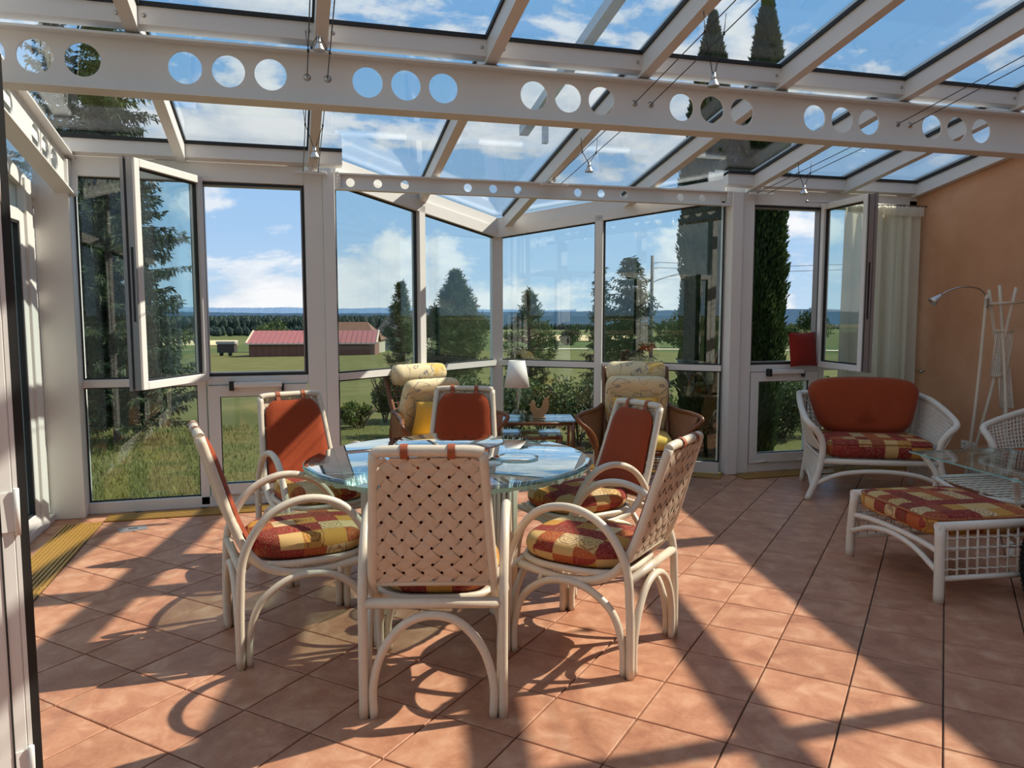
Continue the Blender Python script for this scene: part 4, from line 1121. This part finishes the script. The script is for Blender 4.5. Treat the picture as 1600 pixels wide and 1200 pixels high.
# ------------------------------------------------------------------ rattan stand with reading spot in the corner
sx_, sy_ = 5.68, 5.08
cs = thing('rattan_stand', 'tall white rattan corner stand with narrow woven shelves', 'rattan stand', (sx_, sy_, 0), math.radians(-20))
for (a, b) in (((-0.20, 0.10, 0), (0.09, 0.02, 1.72)), ((0.20, 0.12, 0), (-0.12, 0.03, 1.70)), ((0.02, -0.16, 0), (0.0, 0.10, 1.74)), ((-0.26, -0.02, 0), (-0.15, 0.0, 1.66))):
    mid_ = Vector(a).lerp(Vector(b), 0.5)+Vector((0.015, 0, 0))
    MB().tube(spline([a, mid_, b], 6), 0.014, 8).build('pole', 'rattan_white', cs)
MB().tube([(-0.16, 0.0, 1.58), (0.16, 0.02, 1.60)], 0.012, 8).build('cross_rail', 'rattan_white', cs)
MB().tube([(-0.06, 0.03, 1.36), (0.10, 0.04, 1.36)], 0.010, 8).build('cross_rail', 'rattan_white', cs)
for (z0, z1, x0, x1, xa, xb) in ((0.98, 1.36, -0.075, 0.055, -0.03, 0.105), (0.72, 1.05, 0.02, 0.13, 0.0, 0.09), (0.10, 0.26, -0.24, -0.08, -0.22, -0.08), (0.0, 0.34, -0.02, 0.16, -0.01, 0.15)):
    lattice(MB(), (x0, 0.02, z0), (x1, 0.03, z0), (xb, 0.05, z1), (xa, 0.04, z1), 8, 18, 0.0048).build('woven_panel', 'wicker_white', cs)
    MB().tube([(x0, 0.02, z0), (x1, 0.03, z0), (xb, 0.05, z1), (xa, 0.04, z1)], 0.008, 6, closed=True).build('panel_rim', 'rattan_white', cs)
rl = thing('reading_lamp', 'chrome gooseneck reading lamp clipped to the rattan stand', 'lamp', loc2((sx_, sy_), math.radians(-20), -0.15, 0.0, 1.60), math.radians(-20))
MB().tube(spline([(0, 0, 0), (-0.02, 0, 0.07), (-0.09, -0.01, 0.115), (-0.22, -0.02, 0.12), (-0.33, -0.02, 0.085), (-0.37, -0.02, 0.05)], 6), 0.0065, 8).build('gooseneck', 'steel', rl)
MB().lathe([(0.012, 0.03), (0.018, 0.0), (0.03, -0.04), (0.042, -0.075), (0.038, -0.075), (0.0, -0.03)], 20).build('lamp_head', 'alu', rl, loc=(-0.385, -0.02, 0.045), rot=(0, math.radians(50), 0))
MB().bbox(-0.014, 0.014, -0.02, 0.014, -0.05, 0.03, 0.003).build('clamp', 'steel', rl)

# ------------------------------------------------------------------ brown rattan armchairs in the bay
def brown_armchair(label):
    t = thing('rattan_recliner', label, 'armchair', (0, 0, 0), 0, 'brown rattan armchairs in the bay')
    Bm = 'rattan_brown'
    for s in (-1, 1):
        m_ = lambda pts: [(s*p[0], p[1], p[2]) for p in pts]
        MB().tube(spline(m_([(0.285, -0.10, 0.36), (0.288, -0.22, 0.62), (0.29, -0.33, 0.86), (0.288, -0.385, 1.0)]), 5), 0.024, 10).build('back_post', Bm, t)
        MB().tube(spline(m_([(0.31, -0.20, 0.66), (0.37, 0.0, 0.64), (0.47, 0.22, 0.635), (0.53, 0.32, 0.61), (0.50, 0.335, 0.56), (0.42, 0.31, 0.49), (0.365, 0.29, 0.38), (0.36, 0.30, 0.15), (0.37, 0.32, 0.0)]), 6), 0.020, 10).build('arm_frame', Bm, t)
        MB().tube(spline(m_([(0.31, -0.20, 0.66), (0.31, -0.26, 0.4), (0.33, -0.34, 0.0)]), 5), 0.019, 8).build('rear_leg', Bm, t)
        A, B_, C, D = [Vector(p) for p in m_([(0.31, -0.20, 0.655), (0.505, 0.31, 0.615), (0.365, 0.29, 0.30), (0.30, -0.24, 0.30)])]
        def f(a, b, A=A, B_=B_, C=C, D=D): return tuple((A*(1-a)+B_*a)*(1-b)+(D*(1-a)+C*a)*b)
        pn = MB().surf(f, 12, 8); o = pn.build('woven_side', 'wicker_brown', t, fix=False)
        md = o.modifiers.new('thick', 'SOLIDIFY'); md.thickness = 0.012
        mb = MB()
        for k in range(1, 24):
            mb.tube([Vector(f(k/24, j/5))+Vector((s*0.008, -0.008, 0)) for j in range(6)], 0.008, 5, cap=False)
            mb.tube([Vector(f(k/24, j/5))+Vector((-s*0.008, 0.004, 0)) for j in range(6)], 0.008, 5, cap=False)
        mb.build('cane_ribs', 'wicker_brown', t)
    MB().tube([(-0.288, -0.385, 0.995), (0.288, -0.385, 0.995)], 0.018, 8).build('top_rail', Bm, t)
    MB().tube([(-0.36, 0.295, 0.30), (0.36, 0.295, 0.30)], 0.018, 8).build('front_rail', Bm, t)
    MB().tube([(-0.30, -0.22, 0.30), (0.30, -0.22, 0.30)], 0.018, 8).build('rear_rail', Bm, t)
    lattice(MB(), (-0.34, 0.28, 0.30), (0.34, 0.28, 0.30), (0.28, -0.22, 0.30), (-0.28, -0.22, 0.30), 14, 8, 0.008).build('seat_canes', Bm, t)
    lattice(MB(), (-0.27, -0.14, 0.38), (0.27, -0.14, 0.38), (0.27, -0.37, 0.97), (-0.27, -0.37, 0.97), 12, 12, 0.007).build('back_canes', Bm, t)
    lattice(MB(), (-0.35, 0.30, 0.28), (0.35, 0.30, 0.28), (0.35, 0.31, 0.16), (-0.35, 0.31, 0.16), 14, 4, 0.006).build('front_lattice', Bm, t)
    return t
def dress_recliner(c, r, which):
    o = thing('seat_cushion', 'yellow seat cushion on the brown rattan armchair '+which, 'cushion', loc2(c, r, 0, 0.06, 0.315), r)
    cushion(0.30, 0.29, 0.13, 0, 6, 0.15, 44, 9).build('pad', 'yellow_cloth', o)
    o = thing('back_cushion', 'long cream back cushion with yellow blossom print '+which, 'cushion', loc2(c, r, 0, -0.145, 0.66), r)
    cushion(0.285, 0.30, 0.13, -0.065, 7, 0.2, 44, 9).build('pad', 'floral', o, rot=(math.radians(68), 0, 0))
    o = thing('headrest_roll', 'rolled cream headrest cushion with yellow print '+which, 'cushion', loc2(c, r, 0, -0.285, 0.965), r)
    prof = [(0.0, -0.275), (0.05, -0.27), (0.085, -0.245), (0.093, -0.2), (0.095, 0), (0.093, 0.2), (0.085, 0.245), (0.05, 0.27), (0.0, 0.275)]
    MB().lathe(prof, 24).build('roll', 'floral', o, rot=(0, math.pi/2, 0))
    o = thing('throw_pillow', 'plain yellow throw pillow leaning '+which, 'pillow', loc2(c, r, 0.02, -0.015, 0.60), r)
    pillow(0.20, 0.17, 0.13).build('pad', 'yellow_cloth', o, rot=(math.radians(70), 0, 0), fix=False)
def yaw_of(dx, dy): return math.atan2(dy, dx)-math.pi/2
fR = (rgt*(-0.10)+fwd*(-1)); BC1, B1R = (2.98, 6.36), yaw_of(fR.x, fR.y)
fL = (rgt*(0.62)+fwd*(-0.78)); BC2, B2R = (1.20, 6.62), yaw_of(fL.x, fL.y)
b1 = brown_armchair('brown rattan armchair in the bay facing the camera, beside the side table')
b1.location = (BC1[0], BC1[1], 0); b1.rotation_euler = (0, 0, B1R)
b2 = copy_tree(b1); b2['label'] = 'brown rattan armchair in the bay turned aside, behind the dining chairs'
b2.location = (BC2[0], BC2[1], 0); b2.rotation_euler = (0, 0, B2R)
dress_recliner(BC1, B1R, 'nearer the curtain'); dress_recliner(BC2, B2R, 'nearer the red barn view')
# nest of two side tables with lamp and wooden bird
def side_table(label, c, r, hx, hy, h):
    t = thing('side_table', label, 'side table', (c[0], c[1], 0), r, 'nest of rattan side tables')
    for a in (-1, 1):
        for b in (-1, 1):
            MB().tube([(a*hx*0.94, b*hy*0.94, 0), (a*hx*0.94, b*hy*0.94, h-0.012)], 0.017, 8).build('leg', 'rattan_brown', t)
    for b in (-1, 1):
        MB().tube([(-hx, b*hy*0.94, h-0.03), (hx, b*hy*0.94, h-0.03)], 0.016, 8).build('rail', 'rattan_brown', t)
        MB().tube([(b*hx*0.94, -hy, h-0.03), (b*hx*0.94, hy, h-0.03)], 0.016, 8).build('rail', 'rattan_brown', t)
    MB().bbox(-hx, hx, -hy, hy, h-0.012, h, 0.003).build('glass_top', 'glass_shelf', t)
    return t
STc = (2.19, 6.90); STr = -0.25-YAW*0
side_table('rattan side table with glass top carrying the lamp', STc, STr, 0.36, 0.22, 0.53)
side_table('lower rattan side table tucked beneath the lamp table', (2.10, 6.75), STr, 0.28, 0.18, 0.42)
lp = loc2(STc, STr, -0.17, 0.02, 0.53)
la = thing('table_lamp', 'table lamp with white conical shade and glass foot', 'lamp', lp)
MB().lathe([(0.075, 0.0), (0.075, 0.008), (0.06, 0.03), (0.03, 0.055), (0.012, 0.075), (0.008, 0.09)], 24).build('foot', 'glass_clear', la)
MB().lathe([(0.006, 0.07), (0.006, 0.42)], 10).build('stem', 'steel', la)
o = MB().lathe([(0.122, 0.285), (0.075, 0.535)], 36).build('shade', 'shade', la, fix=False)
o.data.polygons[len(o.data.polygons)-1].select = False
import bmesh
bm = bmesh.new(); bm.from_mesh(o.data); bmesh.ops.delete(bm, geom=[f for f in bm.faces if len(f.verts) > 4], context='FACES'); bm.to_mesh(o.data); bm.free()
o.modifiers.new('thick', 'SOLIDIFY').thickness = 0.002
bird = loc2(STc, STr, 0.03, -0.05, 0.53)
bd = thing('wooden_rooster', 'flat cut-out wooden rooster on the side table', 'figurine', bird, -YAW)
sil = [(-0.045, 0.0), (0.05, 0.0), (0.052, 0.03), (0.075, 0.055), (0.092, 0.09), (0.098, 0.14), (0.090, 0.175), (0.100, 0.205), (0.078, 0.20), (0.070, 0.185), (0.055, 0.19), (0.050, 0.165), (0.040, 0.165), (0.035, 0.125), (0.015, 0.085), (-0.01, 0.09), (-0.03, 0.115), (-0.03, 0.145), (-0.045, 0.165), (-0.06, 0.165), (-0.072, 0.150), (-0.075, 0.135), (-0.095, 0.125), (-0.075, 0.115), (-0.078, 0.085), (-0.065, 0.05)]
MB().prism(sil, 1, -0.011, 0.011).build('silhouette', 'wood_light', bd)
MB().bbox(-0.06, 0.065, -0.03, 0.03, 0.0, 0.012, 0.003).build('plinth', 'wood_light', bd)
# ------------------------------------------------------------------ outdoors
def at(px, F, z=0.0):
    X = (px-800.0)/1213.0*F*1.0
    p = rgt*X+fwd*F; return Vector((p.x, p.y, z))
TZ = [(0, -0.36), (12, -0.38), (20, -0.75), (30, -1.35), (60, -3.1), (110, -5.6), (170, -8.0), (260, -10.8), (420, -14.5), (900, -19.5), (1600, -21), (3500, -18)]
def gz(r):
    for (r0, z0), (r1, z1) in zip(TZ[:-1], TZ[1:]):
        if r <= r1: return z0+(z1-z0)*(r-r0)/(r1-r0)
    return TZ[-1][1]
def ground(p): return gz(math.hypot(p[0], p[1]))
mb = MB(); rr_ = [0.0, 3, 6, 8, 10, 12, 16, 20, 25, 30, 40, 50, 60, 80, 110, 140, 170, 210, 260, 330, 420, 560, 700, 900, 1250, 1600, 2400, 3500]
NA = 96
def tv(a, b):
    r = rr_[int(round(b*(len(rr_)-1)))]; an = 2*math.pi*a
    return (r*math.cos(an), r*math.sin(an), gz(r)+0.015*r**0.5*math.sin(an*13+r*0.05))
mb.surf(tv, NA, len(rr_), True, closeu=True)
te = mb.build('ground', 'meadow', fix=False); st(te, 'mown meadow falling away to distant fields')
# grass tufts near the glass
mb = MB(); rg = random.Random(3)
for k in range(26000):
    u = rg.uniform(-4.2, 2.2); v = 6.75+rg.random()**1.6*7.5
    if v < bay_v(u)+0.25: continue
    h = rg.uniform(0.03, 0.085)*(1.8 if v < 7.6 and u < 0 and rg.random() < 0.5 else 1.0); a = rg.uniform(0, math.pi); w_ = rg.uniform(0.004, 0.010)
    z0 = gz(math.hypot(u, v)); dx, dy = math.cos(a)*w_, math.sin(a)*w_; lx, ly = rg.uniform(-0.04, 0.04), rg.uniform(-0.04, 0.04)
    mb.add([(u-dx, v-dy, z0-0.01), (u+dx, v+dy, z0-0.01), (u+lx, v+ly, z0+h)], [(0, 1, 2)])
tag(mb.build('lawn_grass', 'grass_blade', fix=False), 'short sunlit lawn grass just outside the left glass', 'grass', kind='stuff')

def leaf_quad(mb, p, d, w_, n):
    d = Vector(d); s = d.cross(n)
    if s.length < 1e-6: s = d.orthogonal()
    s = s.normalized()*w_; p = Vector(p)
    mb.add([p-s*0.4, p+s*0.4, p+d*0.55+s, p+d, p+d*0.55-s], [(0, 1, 2, 3, 4)])
def rvec(r): 
    while True:
        v = Vector((r.uniform(-1, 1), r.uniform(-1, 1), r.uniform(-1, 1)))
        if 0.1 < v.length < 1: return v.normalized()
def spruce(pos, H, rad, label, seed, dens=1.0, group='conifers outside the glass', low=0.05):
    r = random.Random(seed); t = thing('spruce_tree', label, 'tree', (pos.x, pos.y, ground(pos)), 0, group)
    MB().tube([(0, 0, -0.1), (0.02, 0, H*0.5), (0, 0, H*0.97)], [0.028*H**0.6, 0.018*H**0.6, 0.008], 8).build('trunk', 'bark', t)
    mb = MB(); br = MB(); nl_ = int(H/0.15*dens)
    for i in range(nl_):
        z = H*(low+(0.99-low)*(i+r.random()*0.8)/nl_); L = rad*(1-(z/H))**0.75*r.uniform(0.75, 1.1)+0.06; nb = int(6+4*(1-z/H))
        for b in range(nb):
            a = 2*math.pi*(b+r.random())/nb+i*0.7; l = L*r.uniform(0.55, 1.15); d = Vector((math.cos(a), math.sin(a), 0))
            droop = r.uniform(-0.35, 0.05); n = max(4, int(l/0.05)); pts = []
            for k in range(n+1):
                f = k/n; p = d*l*f+Vector((0, 0, z+droop*l*f+0.22*l*f*f)); pts.append(p)
                if k == 0: continue
                for s in (-1, 1, -1, 1, 0, 0, 0):
                    side = Vector((-d.y, d.x, 0))*(s if s else r.uniform(-0.8, 0.8))
                    dz = r.uniform(-0.6, 0.3) if s else r.uniform(-1.6, -0.2)
                    ln = r.uniform(0.06, 0.15)
                    dd = (d*r.uniform(0.1, 0.8)+side*r.uniform(0.4, 1.0)+Vector((0, 0, dz))).normalized()*ln
                    leaf_quad(mb, p+Vector((r.uniform(-.02, .02), r.uniform(-.02, .02), r.uniform(-.04, .02))), dd, r.uniform(0.008, 0.018), rvec(r))
            if l > 0.4: br.tube([pts[0], pts[n//2], pts[-1]], [0.012, 0.008, 0.003], 4, cap=False)
    mb.build('foliage', 'spruce_leaf', t, fix=False)
    if br.v: br.build('branches', 'bark', t, fix=False)
    return t
def pine(pos, H, rad, label, seed, n=170, group='conifers outside the glass', gap=0.0, name='pine_tree', mat='pine_leaf'):
    r = random.Random(seed); t = thing(name, label, 'tree', (pos.x, pos.y, ground(pos)), 0, group)
    MB().tube([(0, 0, -0.1), (0.03, 0.02, H*0.5), (0, 0, H*0.93)], [0.07, 0.05, 0.012], 8).build('trunk', 'bark', t)
    mb = MB(); br = MB()
    for i in range(n):
        f = r.random()**0.8; z = H*(0.12+0.86*f)
        R_ = rad*(math.sin(math.pi*min(1, (0.22+0.78*(1-f))))**0.7 if f < 0.55 else (1-f)/0.45*0.95+0.06)
        a = r.uniform(0, 2*math.pi); q = R_*math.sqrt(r.uniform(0.15, 1.0)); c = Vector((q*math.cos(a), q*math.sin(a), z))
        if gap and math.sin(a*2+seed)+math.sin(z*5+seed) > 2-gap*2: continue
        out_ = (Vector((math.cos(a), math.sin(a), 0.9))).normalized()
        br.tube([Vector((0, 0, z-0.25*q)), c*0.6+Vector((0, 0, (z-0.2*q)*0.4)), c], [0.012, 0.008, 0.004], 4, cap=False)
        for k in range(46):
            d = (rvec(r)+out_*0.75).normalized()*r.uniform(0.07, 0.15)*(0.7+0.15*rad)
            leaf_quad(mb, c+rvec(r)*0.05-out_*r.uniform(0, 0.12), d, r.uniform(0.004, 0.010), rvec(r))
    mb.build('foliage', mat, t, fix=False); br.build('branches', 'bark', t, fix=False)
    return t
def thuja(pos, H, rad, label, seed, n=34000):
    r = random.Random(seed); t = thing('thuja_column', label, 'tree', (pos.x, pos.y, ground(pos)), 0, 'columnar thujas by the glass')
    MB().tube([(0, 0, -0.1), (0, 0, H*0.9)], [0.08, 0.02], 8).build('trunk', 'bark', t)
    core = MB().lathe([(rad*0.55, 0.02), (rad*0.78, H*0.15), (rad*0.78, H*0.6), (rad*0.6, H*0.8), (rad*0.25, H*0.94), (0, H*0.97)], 20)
    core.build('inner_foliage', 'thuja_leaf', t)
    mb = MB()
    for i in range(n):
        f = r.random()**0.9; z = H*f; R_ = rad*min(1, 0.75+f*1.2)*(1-max(0, (f-0.62)/0.38)**1.8)
        a = r.uniform(0, 2*math.pi); q = R_*(0.70+0.34*r.random()+0.07*math.sin(a*5+z*2.3)+0.06*math.sin(z*7+a*3))
        p = Vector((q*math.cos(a), q*math.sin(a), z))
        d = Vector((math.cos(a)*r.uniform(0.1, 0.8), math.sin(a)*r.uniform(0.1, 0.8), 1.0))+rvec(r)*0.35
        leaf_quad(mb, p, d.normalized()*r.uniform(0.04, 0.10), r.uniform(0.008, 0.018), rvec(r))
    mb.build('foliage', 'thuja_leaf', t, fix=False)
def shrub(pos, H, rad, label, seed, n=2600, mat='shrub_leaf', name='garden_shrub', group='shrubs in the garden bed', ls=0.05, cat='shrub'):
    r = random.Random(seed); t = thing(name, label, cat, (pos.x, pos.y, ground(pos)), 0, group)
    br = MB()
    for k in range(9):
        a = 2*math.pi*k/9; br.tube(spline([(0, 0, -0.05), (rad*0.35*math.cos(a), rad*0.35*math.sin(a), H*0.45), (rad*0.7*math.cos(a+.4), rad*0.7*math.sin(a+.4), H*0.8)], 3), 0.010*max(1, H*0.6), 5)
    br.build('stems', 'bark', t)
    mb = MB()
    lob = [(rvec(r), r.uniform(0.35, 0.6)) for _ in range(9)]
    for i in range(n):
        d0, k = r.choice(lob); c = Vector((d0.x*rad*0.55, d0.y*rad*0.55, H*0.55+d0.z*H*0.25))
        p = c+rvec(r)*Vector((1, 1, 1)).length*0.577*k*r.uniform(0.55, 1.0)*min(rad, H*0.6)*1.0
        if p.z < 0.02: p.z = r.uniform(0.02, 0.2)
        leaf_quad(mb, p, (rvec(r)+Vector((0, 0, 0.5))).normalized()*ls*r.uniform(0.7, 1.6), ls*0.3, rvec(r))
    mb.build('foliage', mat, t, fix=False)
# spruces at the left
spruce(at(180, 11.6), 6.6, 1.38, 'tall spruce standing behind the fixed glazing at the left', 11, 1.7)
spruce(at(105, 15.5), 8.0, 1.9, 'second spruce further back at the left behind the corner column', 13, 1.0)
spruce(at(-190, 16.5), 7.2, 1.7, 'big spruce outside the sliding door at the far left', 12, 0.9)
# pines before the bay
pine(at(628, 16), 2.75, 0.42, 'slim young pine in front of the dark barn roof', 21, 200)
pine(at(712, 14), 2.75, 0.72, 'broad bushy pine seen just left of the bay apex', 22, 480)
pine(at(826, 14.5), 2.45, 0.55, 'open crowned pine seen just right of the bay apex', 23, 190, gap=0.35)
spruce(at(985, 15), 3.15, 0.95, 'ragged spruce beside the street lamp pole', 24, 1.5)
spruce(at(938, 17), 3.1, 0.42, 'thin spruce partly hidden by the right bay mullion', 25, 1.0)
thuja(at(1102, 10.0), 5.55, 0.32, 'tall dark thuja column seen through the right bay window', 31)
thuja(at(1184, 9.8), 5.75, 0.29, 'tall dark thuja column filling the open right casement', 32)
bed = [(560, 12.5, 0.45, 0.40), (600, 13.5, 1.05, 0.35), (655, 11.5, 0.95, 0.55), (700, 10.8, 0.85, 0.6), (745, 11.2, 0.95, 0.6), (800, 11.0, 0.95, 0.6), (850, 11.4, 1.0, 0.65), (905, 11.0, 1.05, 0.65), (955, 11.3, 1.0, 0.6), (1005, 11.0, 0.95, 0.6)]
names = ['low dark shrub outside the left bay pane', 'upright grey-green shrub beneath the slim pine', 'dark leafy shrub under the broad pine behind the armchair', 'dense shrub behind the dining chair across the table', 'shrub below the bay apex post', 'shrub behind the white table lamp', 'shrub behind the wooden rooster', 'shrub between side table and right armchair', 'shrub below the ragged spruce', 'shrub outside behind the right yellow headrest']
for k, ((px_, F_, H_, R_), nm) in enumerate(zip(bed, names)):
    shrub(at(px_, F_), H_, R_, nm, 40+k, 2400, 'pine_leaf' if k % 3 else 'shrub_leaf')
shrub(at(1225, 11.5), 0.95, 0.7, 'clipped sunlit bush outside the lower right casement', 61, 4200, 'pine_leaf', ls=0.045)
shrub(at(1262, 12.0), 1.0, 0.7, 'leafy bush beside the clipped bush at the right', 62, 3000, 'pine_leaf', ls=0.045)
shrub(at(1150, 11.8), 0.8, 0.6, 'dark bush at the foot of the thujas', 63, 2600, 'thuja_leaf')
# solitary trees in the fields
shrub(at(425, 215), 8.5, 5.5, 'round green tree behind the red roofed barn', 71, 2600, 'tree_leaf', 'field_tree', 'trees in the fields', 0.55, 'tree')
shrub(at(1233, 330), 8.0, 5.5, 'small round tree alone in the field at the right', 72, 1800, 'tree_leaf', 'field_tree', 'trees in the fields', 0.7, 'tree')
shrub(at(1268, 250), 13.0, 6.0, 'dark tree beyond the red sill cushion', 73, 2600, 'thuja_leaf', 'field_tree', 'trees in the fields', 0.7, 'tree')
shrub(at(1060, 260), 12.5, 8.5, 'dark tree clump between pole and thuja', 74, 3000, 'thuja_leaf', 'field_tree', 'trees in the fields', 0.8, 'tree')
shrub(at(892, 300), 7.5, 6.0, 'dark bush in the straw field seen through the bay', 75, 1800, 'thuja_leaf', 'field_tree', 'trees in the fields', 0.7, 'tree')
# utility pole with street lamp
pp = at(1017, 60); zb = ground(pp)
po = thing('utility_pole', 'wooden utility pole with a street lamp arm', 'utility pole', (pp.x, pp.y, zb), -YAW)
HP = 5.75-zb
MB().tube([(0, 0, -0.3), (0, 0, HP)], [0.16, 0.12], 10).build('pole', 'pole_wood', po)
MB().tube(spline([(0.1, 0, HP-2.0), (0.7, 0, HP-1.75), (1.5, 0, HP-1.5)], 5), 0.04, 8).build('lamp_arm', 'alu', po)
MB().bbox(-0.30, 0.30, -0.12, 0.12, -0.06, 0.06, 0.02).build('lamp_head', 'alu', po, loc=(1.7, 0, HP-1.48), rot=(0, -0.2, 0))
for z in (HP-0.55, HP-0.95): MB().bbox(0.10, 0.38, -0.03, 0.03, z-0.03, z+0.03, 0.006).build('insulator_bracket', 'stone_grey', po)
pw = thing('power_line', 'two thin power lines strung from the utility pole', 'power line', (pp.x, pp.y, zb+HP), -YAW)
for dz in (-0.5, -0.9): MB().tube([(0.38, 0, dz), (9, 0.5, dz-0.32), (20, 1, dz+0.05), (45, 2, dz+0.9)], 0.02, 5).build('cable', 'wire', pw)
# barns
def barn(name, label, px0, px1, F_, wallh, ridge, depth, roofm, wallm, turn=0.0, over=0.5, hipl=0.0, hipr=0.0, seams=False, windows=0, door=False):
    a, b = at(px0, F_), at(px1, F_); L = (b-a).length; z0 = ground(a)
    t = thing(name, label, 'building', (a.x, a.y, z0), math.atan2(b.y-a.y, b.x-a.x)+turn)
    hip = hipl+hipr
    if hip: MB().box(0, L, 0, depth, -1.0, wallh).build('walls', wallm, t)
    else: MB().prism([(0, -1.0), (depth, -1.0), (depth, wallh), (depth/2, ridge), (0, wallh)], 0, 0, L).build('walls', wallm, t)
    sl_ = math.atan2(ridge-wallh, depth/2)
    for s in (-1, 1):
        y_e = -over if s < 0 else depth+over; z_e = wallh-over*math.tan(sl_)
        rf = MB().slab([(-over, y_e, z_e), (L+over, y_e, z_e), (L+over-hipr, depth/2, ridge+0.05), (-over+hipl, depth/2, ridge+0.05)], (0, s*math.sin(sl_), math.cos(sl_)), 0.15).build('roof_slope', roofm, t)
        if seams and s < 0:
            n = int(L/1.05)
            for k in range(n+1):
                x = -over+k*(L+2*over)/n
                MB().bar((x, y_e, z_e+0.2), (x, depth/2, ridge+0.25), 0.14, 0.14).build('roof_seam', roofm, rf)
    if hip:
        for xe, xr in ((-over, -over+hipl), (L+over, L+over-hipr)):
            MB().slab([(xe, -over, wallh-over*math.tan(sl_)), (xe, depth+over, wallh-over*math.tan(sl_)), (xr, depth/2, ridge+0.05)], (0, 0, 1), 0.15).build('hip_slope', roofm, t)
    MB().bar((-over, -over, wallh-over*math.tan(sl_)+0.02), (L+over, -over, wallh-over*math.tan(sl_)+0.02), 0.25, 0.25).build('gutter', 'alu' if seams else wallm, t)
    if seams:
        n = int(L/1.4)
        for k in range(n): MB().box(k*L/n, k*L/n+0.10, -0.06, 0.0, -0.5, wallh-0.05).build('wall_batten', wallm, t)
        for s in (-over, L+over): MB().bar((s, -over, wallh-over*math.tan(sl_)+0.15), (s, depth/2, ridge+0.15), 0.3, 0.35).build('verge_board', 'path_pale', t)
    for k in range(windows):
        x = L*(0.45+0.36*k); w_ = MB().box(x-0.6, x+0.6, -0.08, 0.02, wallh*0.45, wallh*0.8).build('window', 'path_pale', t)
        MB().box(x-0.45, x+0.45, -0.12, -0.08, wallh*0.5, wallh*0.75).build('pane', 'gasket', w_)
    return t
barn('field_barn', 'long brown barn with red sheet metal roof in the meadow', 389, 583, 168, 2.85, 5.2, 14, 'metal_roof_red', 'board_brown', turn=0.10, seams=True)
barn('farm_building', 'low farm building with brown tiled roof behind the red barn', 520, 588, 200, 3.3, 7.6, 14, 'tile_roof_brown', 'board_grey', hipr=4.0, windows=2)
barn('dark_barn', 'large barn with very dark roof beside the slim pine', 580, 662, 235, 4.0, 11.6, 20, 'dark_roof', 'board_grey', hipl=6.0)
# trailer beside the barn
tp = at(360, 178); tr = thing('farm_trailer', 'grey farm trailer parked beside the red roofed barn', 'trailer', (tp.x-0.5, tp.y, ground(tp)), -YAW)
MB().bbox(-2.2, 1.8, -1, 1, 0.7, 2.6, 0.1).build('body', 'dark_roof', tr); MB().bbox(-2.4, 2.0, -1.1, 1.1, 2.6, 3.3, 0.1).build('cover', 'stone_grey', tr)
for x in (-1.2, 0.8): MB().lathe([(0.45, -0.15), (0.45, 0.15)], 14).build('wheel', 'gasket', tr, loc=(x, -0.95, 0.42), rot=(math.pi/2, 0, 0))
# straw strip and pale track in the fields
def strip(name, label, pa, Fa, pb, Fb, wd, mat, cat):
    n = 14; mb = MB(); vs_ = []
    for k in range(n+1):
        f = k/n; px_ = pa+(pb-pa)*f; F_ = Fa+(Fb-Fa)*f
        for s in (0, 1):
            p = at(px_, F_+s*wd); vs_.append((p.x, p.y, ground(p)+0.15+0.02*s))
    mb.add(vs_, [(2*k, 2*k+2, 2*k+3, 2*k+1) for k in range(n)])
    o = mb.build(name, mat); return st(o, label)
strip('field_track', 'pale gravel track crossing the fields', 800, 235, 1500, 235, 14, 'path_pale', 'track')
strip('stubble_field', 'golden stubble field beyond the pines', 780, 420, 980, 420, 150, 'straw', 'field')
strip('stubble_field', 'straw coloured field left of the red roofed barn', 200, 330, 372, 330, 110, 'straw', 'field')
# far woods, hill and mountain ridges
def wood(label, px0, px1, F_, n, hmin, hmax, depth, seed, mat='far_forest'):
    r = random.Random(seed); mb = MB()
    for k in range(n):
        p = at(r.uniform(px0, px1), F_+r.uniform(0, depth)); z = ground(p); h = r.uniform(hmin, hmax); w_ = h*r.uniform(0.16, 0.34)
        mb.lathe([(w_*0.6, 0), (w_, h*0.35), (w_*0.75, h*0.7), (0, h)], 6, (p.x, p.y, z-1), False)
    tag(mb.build('forest_belt', mat, fix=False), label, 'forest', kind='stuff')
wood('dark forest belt behind the red roofed barn', 180, 755, 800, 3000, 10, 18, 260, 5)
wood('far woods low on the horizon behind the bay', 760, 1500, 900, 900, 4, 8, 110, 6)
wood('hedgerow belt in front of the far forest', 200, 560, 560, 160, 5, 9, 60, 8)
def ridge(name, label, F_, px0, px1, base, hts, mat, seed, depth):
    r = random.Random(seed); n = 420; vs_ = []
    ph = [r.uniform(0, 6.28) for _ in range(5)]
    for k in range(n+1):
        f = k/n; h = hts[0]+hts[1]*(0.5*math.sin(f*11+ph[0])+0.3*math.sin(f*17+ph[1])+0.15*math.sin(f*41+ph[2])+0.05*math.sin(f*97+ph[3])+r.uniform(-0.08, 0.08))
        p0 = at(px0+(px1-px0)*f, F_); p1 = at(px0+(px1-px0)*f, F_+depth)
        vs_ += [(p0.x, p0.y, base), ((p0.x+p1.x)/2, (p0.y+p1.y)/2, base+(h-base)*0.62), (p1.x, p1.y, h)]
    fs = []
    for k in range(n): fs += [(3*k, 3*k+3, 3*k+4, 3*k+1), (3*k+1, 3*k+4, 3*k+5, 3*k+2)]
    o = MB().add(vs_, fs, True).build(name, mat, fix=False); return st(o, label)
ridge('far_hill', 'wooded haze-blue hill line on the horizon behind the bay', 1020, -600, 2400, -22, (0.5, 7.0), 'far_hill', 3, 800)
ridge('mountain_range', 'faint haze-blue mountains on the horizon', 14000, -200, 900, -200, (60, 55), 'mountain', 4, 2500)
